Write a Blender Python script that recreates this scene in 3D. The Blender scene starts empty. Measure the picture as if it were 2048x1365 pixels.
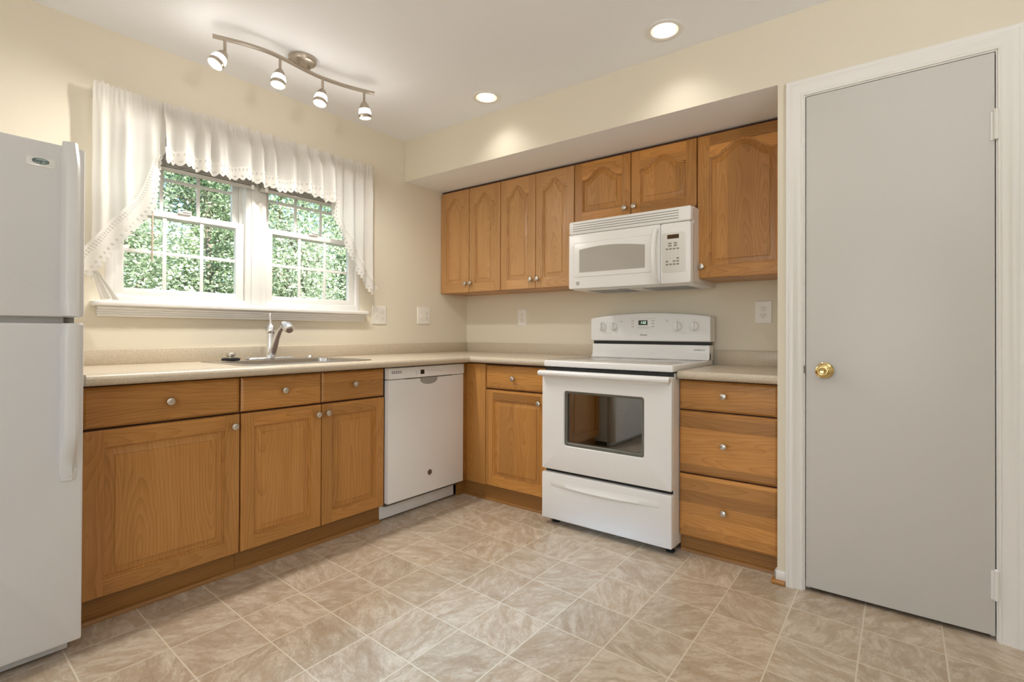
import bpy, bmesh, math, random
from mathutils import Vector, Matrix, noise
random.seed(7)
C = bpy.context.scene.collection
SC = bpy.context.scene
PI = math.pi
V = Vector

# ------------------------------------------------------------------ camera
F_PX, PPX, PPY = 1036.2054, 1048.9198, 660.0895
cam_d = bpy.data.cameras.new('camera')
cam_d.sensor_width = 36.0
cam_d.sensor_fit = 'HORIZONTAL'
cam_d.lens = 36.0 * F_PX / 2048
cam_d.shift_x = -(PPX - 1024) / 2048
cam_d.shift_y = (PPY - 682.5) / 2048
cam_d.clip_start = 0.05
cam = bpy.data.objects.new('camera', cam_d)
C.objects.link(cam)
yaw, pit, rol = math.radians(-53.032), math.radians(0.306), math.radians(0.203)
fw = V((-math.sin(yaw), math.cos(yaw), 0)); rt = V((math.cos(yaw), math.sin(yaw), 0)); up = V((0, 0, 1))
f2 = fw * math.cos(pit) + up * math.sin(pit); u2 = up * math.cos(pit) - fw * math.sin(pit)
r3 = rt * math.cos(rol) + u2 * math.sin(rol); u3 = u2 * math.cos(rol) - rt * math.sin(rol)
mw = Matrix.Identity(4)
for i in range(3):
    mw[i][0] = r3[i]; mw[i][1] = u3[i]; mw[i][2] = -f2[i]
mw.translation = V((-3.0856, -2.9108, 1.0697))
cam.matrix_world = mw
SC.camera = cam

# ------------------------------------------------------------------ exposure, world, sun, daylight, fill lamps
SC.view_settings.view_transform = 'Standard'
SC.view_settings.look = 'None'
SC.view_settings.exposure = 0.0
SC.view_settings.gamma = 1.0
SC.view_settings.use_curve_mapping = False
SC.cycles.max_bounces = 10
SC.cycles.diffuse_bounces = 6
SC.cycles.transparent_max_bounces = 16
SC.cycles.sample_clamp_indirect = 6.0
SC.cycles.caustics_reflective = False
SC.cycles.caustics_refractive = False
SC.cycles.use_denoising = True

world = bpy.data.worlds.new('sky')
SC.world = world
world.use_nodes = True
wn = world.node_tree
sky = wn.nodes.new('ShaderNodeTexSky')
sky.sky_type = 'NISHITA'
sky.sun_disc = False
sky.sun_elevation = math.radians(48)
sky.sun_rotation = math.radians(180)
wn.links.new(sky.outputs[0], wn.nodes['Background'].inputs[0])
wn.nodes['Background'].inputs[1].default_value = 0.32

def add_light(name, kind, loc, energy, color=(1, 1, 1), direction=None, **kw):
    d = bpy.data.lights.new(name, kind)
    d.energy = energy; d.color = color
    for k, v_ in kw.items():
        setattr(d, k, v_)
    o = bpy.data.objects.new(name, d)
    C.objects.link(o)
    o.location = loc
    if direction is not None:
        o.rotation_euler = V(direction).to_track_quat('-Z', 'Y').to_euler()
    return o

SUN_E, SIDE_FILL_E, BEAM_E, BACK_E = 17.0, 33.0, 2.2, 8.0
add_light('sun', 'SUN', (0, -8, 9), SUN_E, (1.0, 0.96, 0.88), (-0.12, 0.76, -0.64), angle=0.01)
# added fill aimed up from the left opening, then a daylight beam through it
add_light('side_fill', 'AREA', (-4.75, -2.6, 1.25), SIDE_FILL_E, (1.0, 0.93, 0.85), (1, 0.12, 1.05), shape='RECTANGLE', size=2.3, size_y=2.1)
add_light('patio_beam', 'AREA', (-4.80, -1.60, 1.12), BEAM_E, (0.36, 0.66, 1.0), (1, 0.0, -0.365), shape='RECTANGLE', size=0.74, size_y=0.50, spread=math.radians(10))
# two bodiless fills added behind the camera: one all round, one washing the ceiling
add_light('rear_fill', 'POINT', (-3.0, -4.7, 1.75), BACK_E, (1.0, 0.95, 0.88), None, shadow_soft_size=.14)
UP_E = 66.0
add_light('ceiling_fill', 'SPOT', (-2.55, -3.75, 1.75), UP_E, (0.94, 0.97, 1.0), (0.30, 0.55, 1), spot_size=math.radians(160), spot_blend=0.8, shadow_soft_size=.12)
WARM = (1.0, 0.97, 0.91)
TRACK_E, DOWN_E = 25.0, 10.0

# ------------------------------------------------------------------ materials
def new_mat(name):
    m = bpy.data.materials.new(name); m.use_nodes = True
    nt = m.node_tree
    return m, nt, nt.nodes['Principled BSDF']

def flat(name, col, rough=0.5, metal=0.0, spec=0.5, coat=0.0, emis=None, emis_s=0.0, bump=None, aniso=0):
    m, nt, p = new_mat(name)
    p.inputs['Base Color'].default_value = (*col, 1)
    p.inputs['Roughness'].default_value = rough
    p.inputs['Metallic'].default_value = metal
    p.inputs['Specular IOR Level'].default_value = spec
    p.inputs['Coat Weight'].default_value = coat
    if emis:
        p.inputs['Emission Color'].default_value = (*emis, 1)
        p.inputs['Emission Strength'].default_value = emis_s
    if bump:
        sc_, st = bump
        tc = nt.nodes.new('ShaderNodeTexCoord')
        n = nt.nodes.new('ShaderNodeTexNoise'); n.inputs['Scale'].default_value = sc_; n.inputs['Detail'].default_value = 3
        b = nt.nodes.new('ShaderNodeBump'); b.inputs['Strength'].default_value = st; b.inputs['Distance'].default_value = 0.002
        nt.links.new(tc.outputs['Object'], n.inputs['Vector'])
        nt.links.new(n.outputs['Fac'], b.inputs['Height'])
        nt.links.new(b.outputs['Normal'], p.inputs['Normal'])
    return m

class NG:
    """tiny node-graph helper"""
    def __init__(s, nt): s.nt = nt
    def _in(s, sock, v_):
        if v_ is None: return
        if hasattr(v_, 'node'): s.nt.links.new(v_, sock)
        else: sock.default_value = v_
    def math(s, op, a, b=None, c=None):
        n = s.nt.nodes.new('ShaderNodeMath'); n.operation = op
        for i, v_ in enumerate((a, b, c)): s._in(n.inputs[i], v_)
        return n.outputs[0]
    def comb(s, x, y, z):
        n = s.nt.nodes.new('ShaderNodeCombineXYZ')
        for i, v_ in enumerate((x, y, z)): s._in(n.inputs[i], v_)
        return n.outputs[0]
    def sep(s, v_):
        n = s.nt.nodes.new('ShaderNodeSeparateXYZ'); s._in(n.inputs[0], v_); return n.outputs
    def noise(s, vec, scale, detail=2, rough=0.5, dist=0.0):
        n = s.nt.nodes.new('ShaderNodeTexNoise'); s._in(n.inputs['Vector'], vec)
        n.inputs['Scale'].default_value = scale; n.inputs['Detail'].default_value = detail
        n.inputs['Roughness'].default_value = rough; n.inputs['Distortion'].default_value = dist
        return n.outputs['Fac']
    def white(s, vec=None, w=None, dim='3D'):
        n = s.nt.nodes.new('ShaderNodeTexWhiteNoise'); n.noise_dimensions = dim
        if vec is not None: s._in(n.inputs['Vector'], vec)
        if w is not None: s._in(n.inputs['W'], w)
        return n.outputs
    def mix(s, fac, a, b, blend='MIX'):
        n = s.nt.nodes.new('ShaderNodeMix'); n.data_type = 'RGBA'; n.blend_type = blend
        s._in(n.inputs[0], fac); s._in(n.inputs[6], a); s._in(n.inputs[7], b)
        return n.outputs[2]
    def ramp(s, fac, stops):
        n = s.nt.nodes.new('ShaderNodeValToRGB'); s._in(n.inputs[0], fac)
        el = n.color_ramp.elements
        while len(el) < len(stops): el.new(0.5)
        for e, (p_, c_) in zip(el, stops):
            e.position = p_; e.color = (*c_, 1) if len(c_) == 3 else c_
        return n.outputs[0]
    def smooth(s, v_, a, b):
        n = s.nt.nodes.new('ShaderNodeMapRange'); n.interpolation_type = 'SMOOTHSTEP'
        s._in(n.inputs[0], v_); n.inputs[1].default_value = a; n.inputs[2].default_value = b
        return n.outputs[0]

def oak(name, along, cross, board=0.085, tone=1.0, contrast=0.16, pale=0.0):
    m, nt, p = new_mat(name); g = NG(nt)
    tc = nt.nodes.new('ShaderNodeTexCoord'); oi = nt.nodes.new('ShaderNodeObjectInfo')
    xyz = g.sep(tc.outputs['Object'])
    ix = {'x': 0, 'y': 1, 'z': 2}
    rnd = oi.outputs['Random']
    a = g.math('ADD', xyz[ix[along]], g.math('MULTIPLY', rnd, 31.0))
    c = g.math('ADD', xyz[ix[cross]], g.math('MULTIPLY', rnd, 17.0))
    cb = g.math('DIVIDE', c, board)
    bid = g.math('FLOOR', cb)
    cf = g.math('MULTIPLY', g.math('SUBTRACT', g.math('FRACT', cb), 0.5), board)
    wn_ = g.white(w=g.math('ADD', bid, g.math('MULTIPLY', rnd, 53.0)), dim='1D')
    wcol = g.sep(wn_['Color'])
    a2 = g.math('ADD', a, g.math('MULTIPLY', wcol[0], 9.0))
    # cathedral figure: rings about an axis that runs almost along the board
    warp = g.noise(g.comb(g.math('MULTIPLY', c, 9.0), g.math('MULTIPLY', a2, 2.2), 0.0), 1.0, 2, 0.5)
    depth = g.math('ADD', g.math('MULTIPLY', g.math('SINE', g.math('MULTIPLY', a2, 3.1)), 0.055), g.math('MULTIPLY', g.math('SUBTRACT', warp, 0.5), 0.07))
    cc = g.math('ADD', cf, g.math('MULTIPLY', g.math('SUBTRACT', wcol[1], 0.5), 0.10))
    rad = g.math('SQRT', g.math('ADD', g.math('POWER', cc, 2.0), g.math('POWER', depth, 2.0)))
    rings = g.math('FRACT', g.math('MULTIPLY', rad, 85.0))
    rings = g.math('POWER', rings, 2.2)
    streak = g.noise(g.comb(g.math('MULTIPLY', c, 260.0), g.math('MULTIPLY', a2, 5.0), 0.0), 1.0, 3, 0.6)
    broad = g.noise(g.comb(g.math('MULTIPLY', c, 14.0), g.math('MULTIPLY', a2, 1.3), 0.0), 1.0, 2, 0.5)
    t = g.math('ADD', g.math('MULTIPLY', rings, 0.24), g.math('MULTIPLY', g.math('SUBTRACT', streak, 0.12), 0.72))
    t = g.math('ADD', t, g.math('MULTIPLY', g.math('SUBTRACT', broad, 0.5), 0.45))
    def oc(r, g_, b_): return (r * tone, (g_ + .13 * pale * r) * tone, (b_ + .16 * pale * r) * tone)
    col = g.ramp(t, [(0.12, oc(0.52, 0.250, 0.066)), (0.42, oc(0.425, 0.188, 0.042)), (0.95, oc(0.215, 0.080, 0.015))])
    bt = g.math('ADD', 1.0 - contrast / 2, g.math('MULTIPLY', wcol[2], contrast))
    bt = g.math('MULTIPLY', bt, g.math('ADD', 0.95, g.math('MULTIPLY', rnd, 0.1)))
    bc = nt.nodes.new('ShaderNodeCombineColor')
    for i in range(3): nt.links.new(bt, bc.inputs[i])
    col = g.mix(1.0, col, bc.outputs[0], 'MULTIPLY')
    nt.links.new(col, p.inputs['Base Color'])
    p.inputs['Roughness'].default_value = 0.36
    p.inputs['Coat Weight'].default_value = 0.15
    p.inputs['Coat Roughness'].default_value = 0.25
    b = nt.nodes.new('ShaderNodeBump'); b.inputs['Strength'].default_value = 0.12; b.inputs['Distance'].default_value = 0.001
    nt.links.new(streak, b.inputs['Height']); nt.links.new(b.outputs[0], p.inputs['Normal'])
    return m

OAK_VX = oak('oak_vertical_left', 'z', 'x', 0.19, 1.0, 0.16)
OAK_VY = oak('oak_vertical_right', 'z', 'y', 0.12, 1.0, 0.30)
OAK_HX = oak('oak_horizontal_left', 'x', 'z', 0.075, 1.0, 0.34)
OAK_HY = oak('oak_horizontal_right', 'y', 'z', 0.058, 1.0, 0.60)
OAK_PV = oak('oak_vertical_pale', 'z', 'y', 0.15, 1.06, 0.14, 0.6)
OAK_PH = oak('oak_horizontal_pale', 'y', 'z', 0.3, 1.06, 0.10, 0.6)
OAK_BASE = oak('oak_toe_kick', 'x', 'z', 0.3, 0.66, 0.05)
OAK_GAP_SHADE = flat('cabinet_gap_shadowline', (0.06, 0.022, 0.008), 0.6)  # near-black brown puts the shade of the cabinet gaps into the colour

def paint(name, col, rough=0.6, bump=0.03):
    return flat(name, col, rough, spec=0.3, bump=(260, bump))
WALL = paint('wall_paint_cream', (0.74, 0.68, 0.555))
CEIL = paint('ceiling_paint_white', (0.87, 0.885, 0.91))
SOFFIT_UNDER = CEIL
TRIM = flat('trim_white_gloss', (0.80, 0.785, 0.75), 0.3)
DOORW = flat('door_white_paint', (0.615, 0.60, 0.565), 0.38, bump=(40, 0.02))
VINYL = flat('window_vinyl_white', (0.84, 0.83, 0.80), 0.35)
APPL = flat('appliance_white_enamel', (0.81, 0.80, 0.785), 0.28, spec=0.5)
FRIDGE = flat('fridge_white_texture', (0.65, 0.645, 0.635), 0.36, bump=(420, 0.10))
BLACK = flat('black_gap', (0.008, 0.008, 0.008), 0.5)
RUBBER = flat('black_rubber', (0.015, 0.014, 0.013), 0.7)
DGREY = flat('dark_grey_plastic', (0.10, 0.095, 0.085), 0.5)
MGREY = flat('grey_plastic', (0.33, 0.32, 0.30), 0.45)
LGREY = flat('pale_grey_print', (0.50, 0.49, 0.47), 0.5)
STEELB = flat('kick_plate_grey', (0.36, 0.37, 0.38), 0.4)
NICKEL = flat('brushed_nickel', (0.62, 0.58, 0.52), 0.30, 1.0)
NICKELD = flat('satin_nickel_fixture', (0.46, 0.40, 0.33), 0.36, 1.0)
CHROME = flat('chrome', (0.82, 0.83, 0.84), 0.27, 1.0)
STEEL = flat('stainless_steel', (0.62, 0.61, 0.60), 0.22, 1.0)
BRASS = flat('polished_brass', (0.80, 0.60, 0.26), 0.13, 1.0)
PLATE = flat('wall_plate_ivory', (0.83, 0.80, 0.74), 0.35)
FEATURE = flat('receptacle_outline', (0.50, 0.47, 0.42), 0.5)
DISPLAY = flat('display_dark', (0.016, 0.018, 0.012), 0.15)
DISPLAYB = flat('display_brown', (0.07, 0.035, 0.012), 0.2)
GREENLED = flat('clock_digits', (0.5, 0.7, 0.5), 0.4, emis=(0.65, 0.95, 0.75), emis_s=1.4)
KEYS = flat('keypad_grey', (0.26, 0.24, 0.21), 0.5)
INK = flat('printed_ink', (0.05, 0.05, 0.05), 0.5)
BADGE = flat('fridge_badge_green', (0.30, 0.36, 0.33), 0.3)
BADGEINK = flat('fridge_badge_ink', (0.07, 0.11, 0.11), 0.4)
CLEARP = flat('clear_badge_plastic', (0.70, 0.69, 0.65), 0.15)
BRONZE = flat('bronze_badge', (0.16, 0.12, 0.085), 0.35, 0.3)
CAVITY = flat('oven_enamel_dark', (0.035, 0.032, 0.022), 0.35)
MWGLASS = flat('microwave_screen', (0.40, 0.37, 0.33), 0.16)
BLIND = flat('blind_slats', (0.50, 0.48, 0.44), 0.45)
WAND = flat('blind_wand_tan', (0.52, 0.44, 0.36), 0.4)
REFLECT = flat('downlight_reflector', (0.92, 0.72, 0.52), 0.30, 0.6)
BULB = flat('lamp_bulb_glow', (1, 1, 1), 0.5, emis=(1.0, 0.88, 0.70), emis_s=5.0)
SHADE = flat('lamp_glass_lit', (1, 0.98, 0.94), 0.3, emis=(1.0, 0.93, 0.86), emis_s=28.0)

def countertop_mat():
    m, nt, p = new_mat('laminate_speckled_beige'); g = NG(nt)
    tc = nt.nodes.new('ShaderNodeTexCoord')
    n1 = g.noise(tc.outputs['Object'], 260, 2, 0.6); n2 = g.noise(tc.outputs['Object'], 700, 1, 0.5)
    col = g.ramp(n1, [(0.30, (0.45, 0.365, 0.262)), (0.5, (0.58, 0.50, 0.385)), (0.72, (0.67, 0.60, 0.49))])
    col = g.mix(g.smooth(n2, 0.62, 0.72), col, (0.40, 0.31, 0.21, 1))
    nt.links.new(col, p.inputs['Base Color'])
    p.inputs['Roughness'].default_value = 0.30
    return m
COUNTER = countertop_mat()

def floor_mat():
    m, nt, p = new_mat('vinyl_tile_floor'); g = NG(nt)
    tc = nt.nodes.new('ShaderNodeTexCoord'); x, y, z = g.sep(tc.outputs['Object'])
    u = g.math('SUBTRACT', x, g.math('MULTIPLY', g.math('ADD', y, 1.36), 0.043))
    u = g.math('DIVIDE', g.math('ADD', u, 1.2535), 0.2335)
    v_ = g.math('SUBTRACT', y, g.math('MULTIPLY', g.math('ADD', x, 1.2535), 0.017))
    v_ = g.math('DIVIDE', g.math('ADD', v_, 1.358), 0.2347)
    fu, fv = g.math('FRACT', u), g.math('FRACT', v_)
    eu = g.math('MINIMUM', fu, g.math('SUBTRACT', 1.0, fu)); ev = g.math('MINIMUM', fv, g.math('SUBTRACT', 1.0, fv))
    e = g.math('MINIMUM', eu, ev)
    grout = g.math('SUBTRACT', 1.0, g.smooth(e, 0.006, 0.014))
    tid = g.comb(g.math('FLOOR', u), g.math('FLOOR', v_), 0.0)
    w = g.white(vec=tid); wc = g.sep(w['Color'])
    ang = g.math('MULTIPLY', wc[0], 6.28)
    ca, sa = g.math('COSINE', ang), g.math('SINE', ang)
    pu = g.math('ADD', g.math('MULTIPLY', fu, ca), g.math('MULTIPLY', fv, sa))
    pv = g.math('SUBTRACT', g.math('MULTIPLY', fv, ca), g.math('MULTIPLY', fu, sa))
    off = g.math('MULTIPLY', wc[1], 40.0)
    vec = g.comb(g.math('ADD', g.math('MULTIPLY', pu, 1.1), off), g.math('MULTIPLY', pv, 2.4), off)
    n1 = g.noise(vec, 1.5, 5, 0.6, 1.4)
    n2 = g.noise(vec, 5.0, 5, 0.65, 2.2)
    n3 = g.noise(vec, 2.2, 3, 0.5, 0.6)
    t = g.math('ADD', g.math('MULTIPLY', n1, 0.6), g.math('MULTIPLY', n2, 0.4))
    col = g.ramp(t, [(0.30, (0.335, 0.245, 0.165)), (0.47, (0.455, 0.362, 0.262)), (0.58, (0.565, 0.470, 0.362)), (0.72, (0.69, 0.61, 0.50))])
    col = g.mix(g.math('MULTIPLY', g.smooth(n3, 0.52, 0.7), 0.5), col, (0.43, 0.315, 0.205, 1))
    tone = g.math('ADD', 0.93, g.math('MULTIPLY', wc[2], 0.14))
    bc = nt.nodes.new('ShaderNodeCombineColor')
    for i in range(3): nt.links.new(tone, bc.inputs[i])
    col = g.mix(1.0, col, bc.outputs[0], 'MULTIPLY')
    col = g.mix(grout, col, (0.66, 0.58, 0.45, 1))
    nt.links.new(col, p.inputs['Base Color'])
    p.inputs['Roughness'].default_value = 0.26
    p.inputs['Specular IOR Level'].default_value = 0.7
    b = nt.nodes.new('ShaderNodeBump'); b.inputs['Strength'].default_value = 0.15; b.inputs['Distance'].default_value = 0.002
    h = g.math('SUBTRACT', g.math('MULTIPLY', n2, 0.4), grout)
    nt.links.new(h, b.inputs['Height']); nt.links.new(b.outputs[0], p.inputs['Normal'])
    return m
FLOOR = floor_mat()

def glass_mat(name, tint=(1, 1, 1), gloss=0.07, rough=0.0):
    m = bpy.data.materials.new(name); m.use_nodes = True; nt = m.node_tree
    for n in list(nt.nodes): nt.nodes.remove(n)
    o = nt.nodes.new('ShaderNodeOutputMaterial'); mx = nt.nodes.new('ShaderNodeMixShader')
    t = nt.nodes.new('ShaderNodeBsdfTransparent'); gl = nt.nodes.new('ShaderNodeBsdfGlossy')
    t.inputs[0].default_value = (*tint, 1); gl.inputs['Roughness'].default_value = rough
    mx.inputs[0].default_value = gloss
    nt.links.new(t.outputs[0], mx.inputs[1]); nt.links.new(gl.outputs[0], mx.inputs[2]); nt.links.new(mx.outputs[0], o.inputs[0])
    return m
GLASS = glass_mat('window_glass', (0.96, 0.98, 0.97), 0.05)
OVENGLASS = glass_mat('oven_glass_tinted', (0.40, 0.42, 0.30), 0.36, 0.03)

def cloth_mat(name, lace=False):
    m = bpy.data.materials.new(name); m.use_nodes = True; nt = m.node_tree; g = NG(nt)
    for n in list(nt.nodes): nt.nodes.remove(n)
    o = nt.nodes.new('ShaderNodeOutputMaterial')
    d = nt.nodes.new('ShaderNodeBsdfDiffuse'); tr = nt.nodes.new('ShaderNodeBsdfTranslucent'); t = nt.nodes.new('ShaderNodeBsdfTransparent')
    d.inputs[0].default_value = (0.80, 0.775, 0.73, 1); tr.inputs[0].default_value = (0.84, 0.825, 0.80, 1)
    a = nt.nodes.new('ShaderNodeMixShader'); a.inputs[0].default_value = 0.42
    nt.links.new(d.outputs[0], a.inputs[1]); nt.links.new(tr.outputs[0], a.inputs[2])
    b = nt.nodes.new('ShaderNodeMixShader')
    nt.links.new(a.outputs[0], b.inputs[1]); nt.links.new(t.outputs[0], b.inputs[2]); nt.links.new(b.outputs[0], o.inputs[0])
    if not lace:
        b.inputs[0].default_value = 0.05
        tc = nt.nodes.new('ShaderNodeTexCoord')
        wv = g.noise(tc.outputs['Object'], 900, 1, 0.5)
        bp = nt.nodes.new('ShaderNodeBump'); bp.inputs['Strength'].default_value = 0.08; bp.inputs['Distance'].default_value = 0.001
        nt.links.new(wv, bp.inputs['Height']); nt.links.new(bp.outputs[0], d.inputs['Normal'])
    else:
        uv = nt.nodes.new('ShaderNodeUVMap'); uv.uv_map = 'UVMap'
        s = g.sep(uv.outputs[0])     # u in metres along the trim, v 0..1 across
        ph = g.math('MULTIPLY', s[0], 2 * PI / 0.026)
        sc_ = g.math('ABSOLUTE', g.math('SINE', g.math('MULTIPLY', ph, 0.5)))
        edge = g.math('GREATER_THAN', s[1], g.math('ADD', 0.80, g.math('MULTIPLY', sc_, 0.19)))
        def dots(vc, rv, per, ru):
            fu = g.math('ABSOLUTE', g.math('SUBTRACT', g.math('FRACT', g.math('DIVIDE', s[0], per)), 0.5))
            du = g.math('DIVIDE', fu, ru); dv = g.math('DIVIDE', g.math('SUBTRACT', s[1], vc), rv)
            return g.math('LESS_THAN', g.math('ADD', g.math('POWER', du, 2.0), g.math('POWER', dv, 2.0)), 1.0)
        h = g.math('MAXIMUM', dots(0.70, 0.07, 0.026, 0.20), g.math('MAXIMUM', dots(0.16, 0.05, 0.013, 0.26), dots(0.27, 0.05, 0.013, 0.22)))
        al = g.math('MAXIMUM', edge, g.math('MULTIPLY', h, 0.75))
        nt.links.new(al, b.inputs[0])
    return m
CLOTH = cloth_mat('curtain_cotton_white')
LACE = cloth_mat('curtain_lace_white', True)

def leaf_mat(name, c1, c2):
    m = bpy.data.materials.new(name); m.use_nodes = True; nt = m.node_tree; g = NG(nt)
    for n in list(nt.nodes): nt.nodes.remove(n)
    o = nt.nodes.new('ShaderNodeOutputMaterial')
    d = nt.nodes.new('ShaderNodeBsdfDiffuse'); tr = nt.nodes.new('ShaderNodeBsdfTranslucent'); mx = nt.nodes.new('ShaderNodeMixShader')
    mx.inputs[0].default_value = 0.35
    geo = nt.nodes.new('ShaderNodeNewGeometry')
    col = g.mix(geo.outputs['Random Per Island'], (*c1, 1), (*c2, 1))
    nt.links.new(col, d.inputs[0]); nt.links.new(col, tr.inputs[0])
    nt.links.new(d.outputs[0], mx.inputs[1]); nt.links.new(tr.outputs[0], mx.inputs[2]); nt.links.new(mx.outputs[0], o.inputs[0])
    return m
LEAF_A = leaf_mat('leaves_fresh_green', (0.24, 0.36, 0.16), (0.66, 0.74, 0.54))
LEAF_B = leaf_mat('leaves_deep_green', (0.11, 0.20, 0.10), (0.46, 0.55, 0.38))
LEAF_C = leaf_mat('leaves_pale_green', (0.34, 0.45, 0.28), (0.78, 0.83, 0.70))
BARK = flat('bark_grey', (0.22, 0.19, 0.15), 0.9)
LAWN = flat('ground_green', (0.16, 0.20, 0.10), 0.9, bump=(30, 0.3))

# ------------------------------------------------------------------ mesh helpers
ORG = {}
def tag(o, label=None, cat=None, group=None, kind=None):
    if label: o['label'] = label
    if cat: o['category'] = cat
    if group: o['group'] = group
    if kind: o['kind'] = kind
    return o

def thing(name, loc, label, cat, group=None, kind=None):
    o = bpy.data.objects.new(name, None)
    o.empty_display_size = 0.05
    C.objects.link(o); o.location = loc; ORG[o] = V(loc)
    return tag(o, label, cat, group, kind)

class MB:
    def __init__(s): s.bm = bmesh.new()
    def _mark(s, faces, mat):
        for f in faces: f.material_index = mat
    def box(s, x0, x1, y0, y1, z0, z1, bev=0.0, mat=0, seg=2):
        x0, x1 = min(x0, x1), max(x0, x1); y0, y1 = min(y0, y1), max(y0, y1); z0, z1 = min(z0, z1), max(z0, z1)
        t = bmesh.new()
        bmesh.ops.create_cube(t, size=1.0)
        for v_ in t.verts:
            v_.co = V(((x0 + x1) / 2 + v_.co.x * (x1 - x0), (y0 + y1) / 2 + v_.co.y * (y1 - y0), (z0 + z1) / 2 + v_.co.z * (z1 - z0)))
        if bev > 0:
            bev = min(bev, 0.49 * min(x1 - x0, y1 - y0, z1 - z0))
            bmesh.ops.bevel(t, geom=list(t.edges), offset=bev, segments=seg, profile=0.5, affect='EDGES')
        s.merge(t, mat)
        return s
    def merge(s, t, mat=0, matrix=None):
        mp = {}
        for v_ in t.verts:
            mp[v_] = s.bm.verts.new(matrix @ v_.co if matrix else v_.co)
        for f in t.faces:
            try:
                n = s.bm.faces.new([mp[v_] for v_ in f.verts]); n.material_index = mat
            except ValueError: pass
        t.free()
    def loops(s, loops, mat=0, closed=True, cap0=False, cap1=False, mats=None):
        rings = [[s.bm.verts.new(V(p)) for p in lp] for lp in loops]
        n = len(rings[0])
        for i in range(len(rings) - 1):
            a, b = rings[i], rings[i + 1]
            for k in range(n if closed else n - 1):
                q = [a[k], a[(k + 1) % n], b[(k + 1) % n], b[k]]
                try:
                    f = s.bm.faces.new(q); f.material_index = mats[i] if mats else mat
                except ValueError: pass
        if cap0:
            f = s.bm.faces.new(rings[0][::-1]); f.material_index = mats[0] if mats else mat
        if cap1:
            f = s.bm.faces.new(rings[-1]); f.material_index = mats[-1] if mats else mat
        return s
    def face(s, pts, mat=0):
        f = s.bm.faces.new([s.bm.verts.new(V(p)) for p in pts]); f.material_index = mat
        return s
    def lathe(s, prof, o, ax, n=24, mat=0, mats=None, cap=True):
        o, ax = V(o), V(ax).normalized()
        a = ax.orthogonal().normalized(); b = ax.cross(a)
        lps = [[o + ax * h + (a * math.cos(2 * PI * k / n) + b * math.sin(2 * PI * k / n)) * max(r, 1e-5) for k in range(n)] for r, h in prof]
        return s.loops(lps, mat, True, cap, cap, mats)
    def cyl(s, p0, p1, r, r1=None, n=20, mat=0):
        p0, p1 = V(p0), V(p1); L = (p1 - p0).length
        return s.lathe([(r, 0), (r if r1 is None else r1, L)], p0, p1 - p0, n, mat)
    def tube(s, pts, r, n=12, mat=0, flat_=None):
        pts = [V(p) for p in pts]; lps = []
        prev = None
        for i, p in enumerate(pts):
            t = (pts[min(i + 1, len(pts) - 1)] - pts[max(i - 1, 0)]).normalized()
            if prev is None: a = t.orthogonal().normalized()
            else: a = (prev - t * prev.dot(t)).normalized()
            prev = a; b = t.cross(a)
            rr = r[i] if isinstance(r, (list, tuple)) else r
            lps.append([p + (a * math.cos(2 * PI * k / n) + b * math.sin(2 * PI * k / n)) * rr for k in range(n)])
        return s.loops(lps, mat, True, True, True)
    def build(s, name, mats, parent=None, smooth=35, loc=None, recalc=True):
        bm = s.bm
        if recalc: bmesh.ops.recalc_face_normals(bm, faces=list(bm.faces))
        org = ORG.get(parent, V((0, 0, 0))) if parent is not None else (V(loc) if loc is not None else V((0, 0, 0)))
        for v_ in bm.verts: v_.co -= org
        me = bpy.data.meshes.new(name); bm.to_mesh(me); bm.free()
        for m in (mats if isinstance(mats, (list, tuple)) else [mats]): me.materials.append(m)
        if smooth:
            me.shade_smooth(); me.set_sharp_from_angle(angle=math.radians(smooth))
        o = bpy.data.objects.new(name, me); C.objects.link(o)
        if parent is not None: o.parent = parent
        else: o.location = org
        ORG[o] = org
        return o

def FX(f):      # a plane facing -x: lateral coordinate is world y, d goes into the wall
    return lambda a, z, d: (f + d, a, z)
def FY(f):      # a plane facing -y: lateral coordinate is world x
    return lambda a, z, d: (a, f + d, z)

def rrect(a0, a1, z0, z1, r, n=6):
    a0, a1 = min(a0, a1), max(a0, a1); pts = []
    for (ca, cz, st) in ((a1 - r, z1 - r, 0), (a0 + r, z1 - r, 90), (a0 + r, z0 + r, 180), (a1 - r, z0 + r, 270)):
        for k in range(n + 1):
            t = math.radians(st + 90 * k / n)
            pts.append((ca + r * math.cos(t), cz + r * math.sin(t)))
    return pts
def inset_rr(a0, a1, z0, z1, r, i, n=6):
    a0, a1 = min(a0, a1), max(a0, a1)
    return rrect(a0 + i, a1 - i, z0 + i, z1 - i, max(r - i, 0.0005), n)

def slab(mb, P, a0, a1, z0, z1, r, dback, bev=0.004, mat=0, dfront=0.0):
    """rounded rectangular plate: front at dfront, back at dback (larger d = deeper)"""
    lps = []
    for i, d in ((0, dback), (0, dfront + bev), (bev * 0.3, dfront + bev * 0.3), (bev, dfront)):
        lps.append([P(a, z, d) for a, z in inset_rr(a0, a1, z0, z1, max(r, bev * 1.2), i)])
    mb.loops(lps, mat, True, True, True)
    return mb

def ring_plate(mb, P, out, inn, rout, rin, dback, bev=0.004, mat=0, d=0.0):
    """plate with a rounded window: out/inn = (a0,a1,z0,z1)"""
    lps = []
    for i, dd in ((0, dback), (0, d + bev), (bev * 0.3, d + bev * 0.3), (bev, d)):
        lps.append([P(a, z, dd) for a, z in inset_rr(*out, rout, i)])
    for i, dd in ((-0.003, d), (0, d + 0.003), (0, dback)):
        lps.append([P(a, z, dd) for a, z in inset_rr(*inn, rin, i)])
    lps.append(lps[0])
    mb.loops(lps, mat, True)
    bmesh.ops.remove_doubles(mb.bm, verts=list(mb.bm.verts), dist=1e-6)
    return mb

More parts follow.
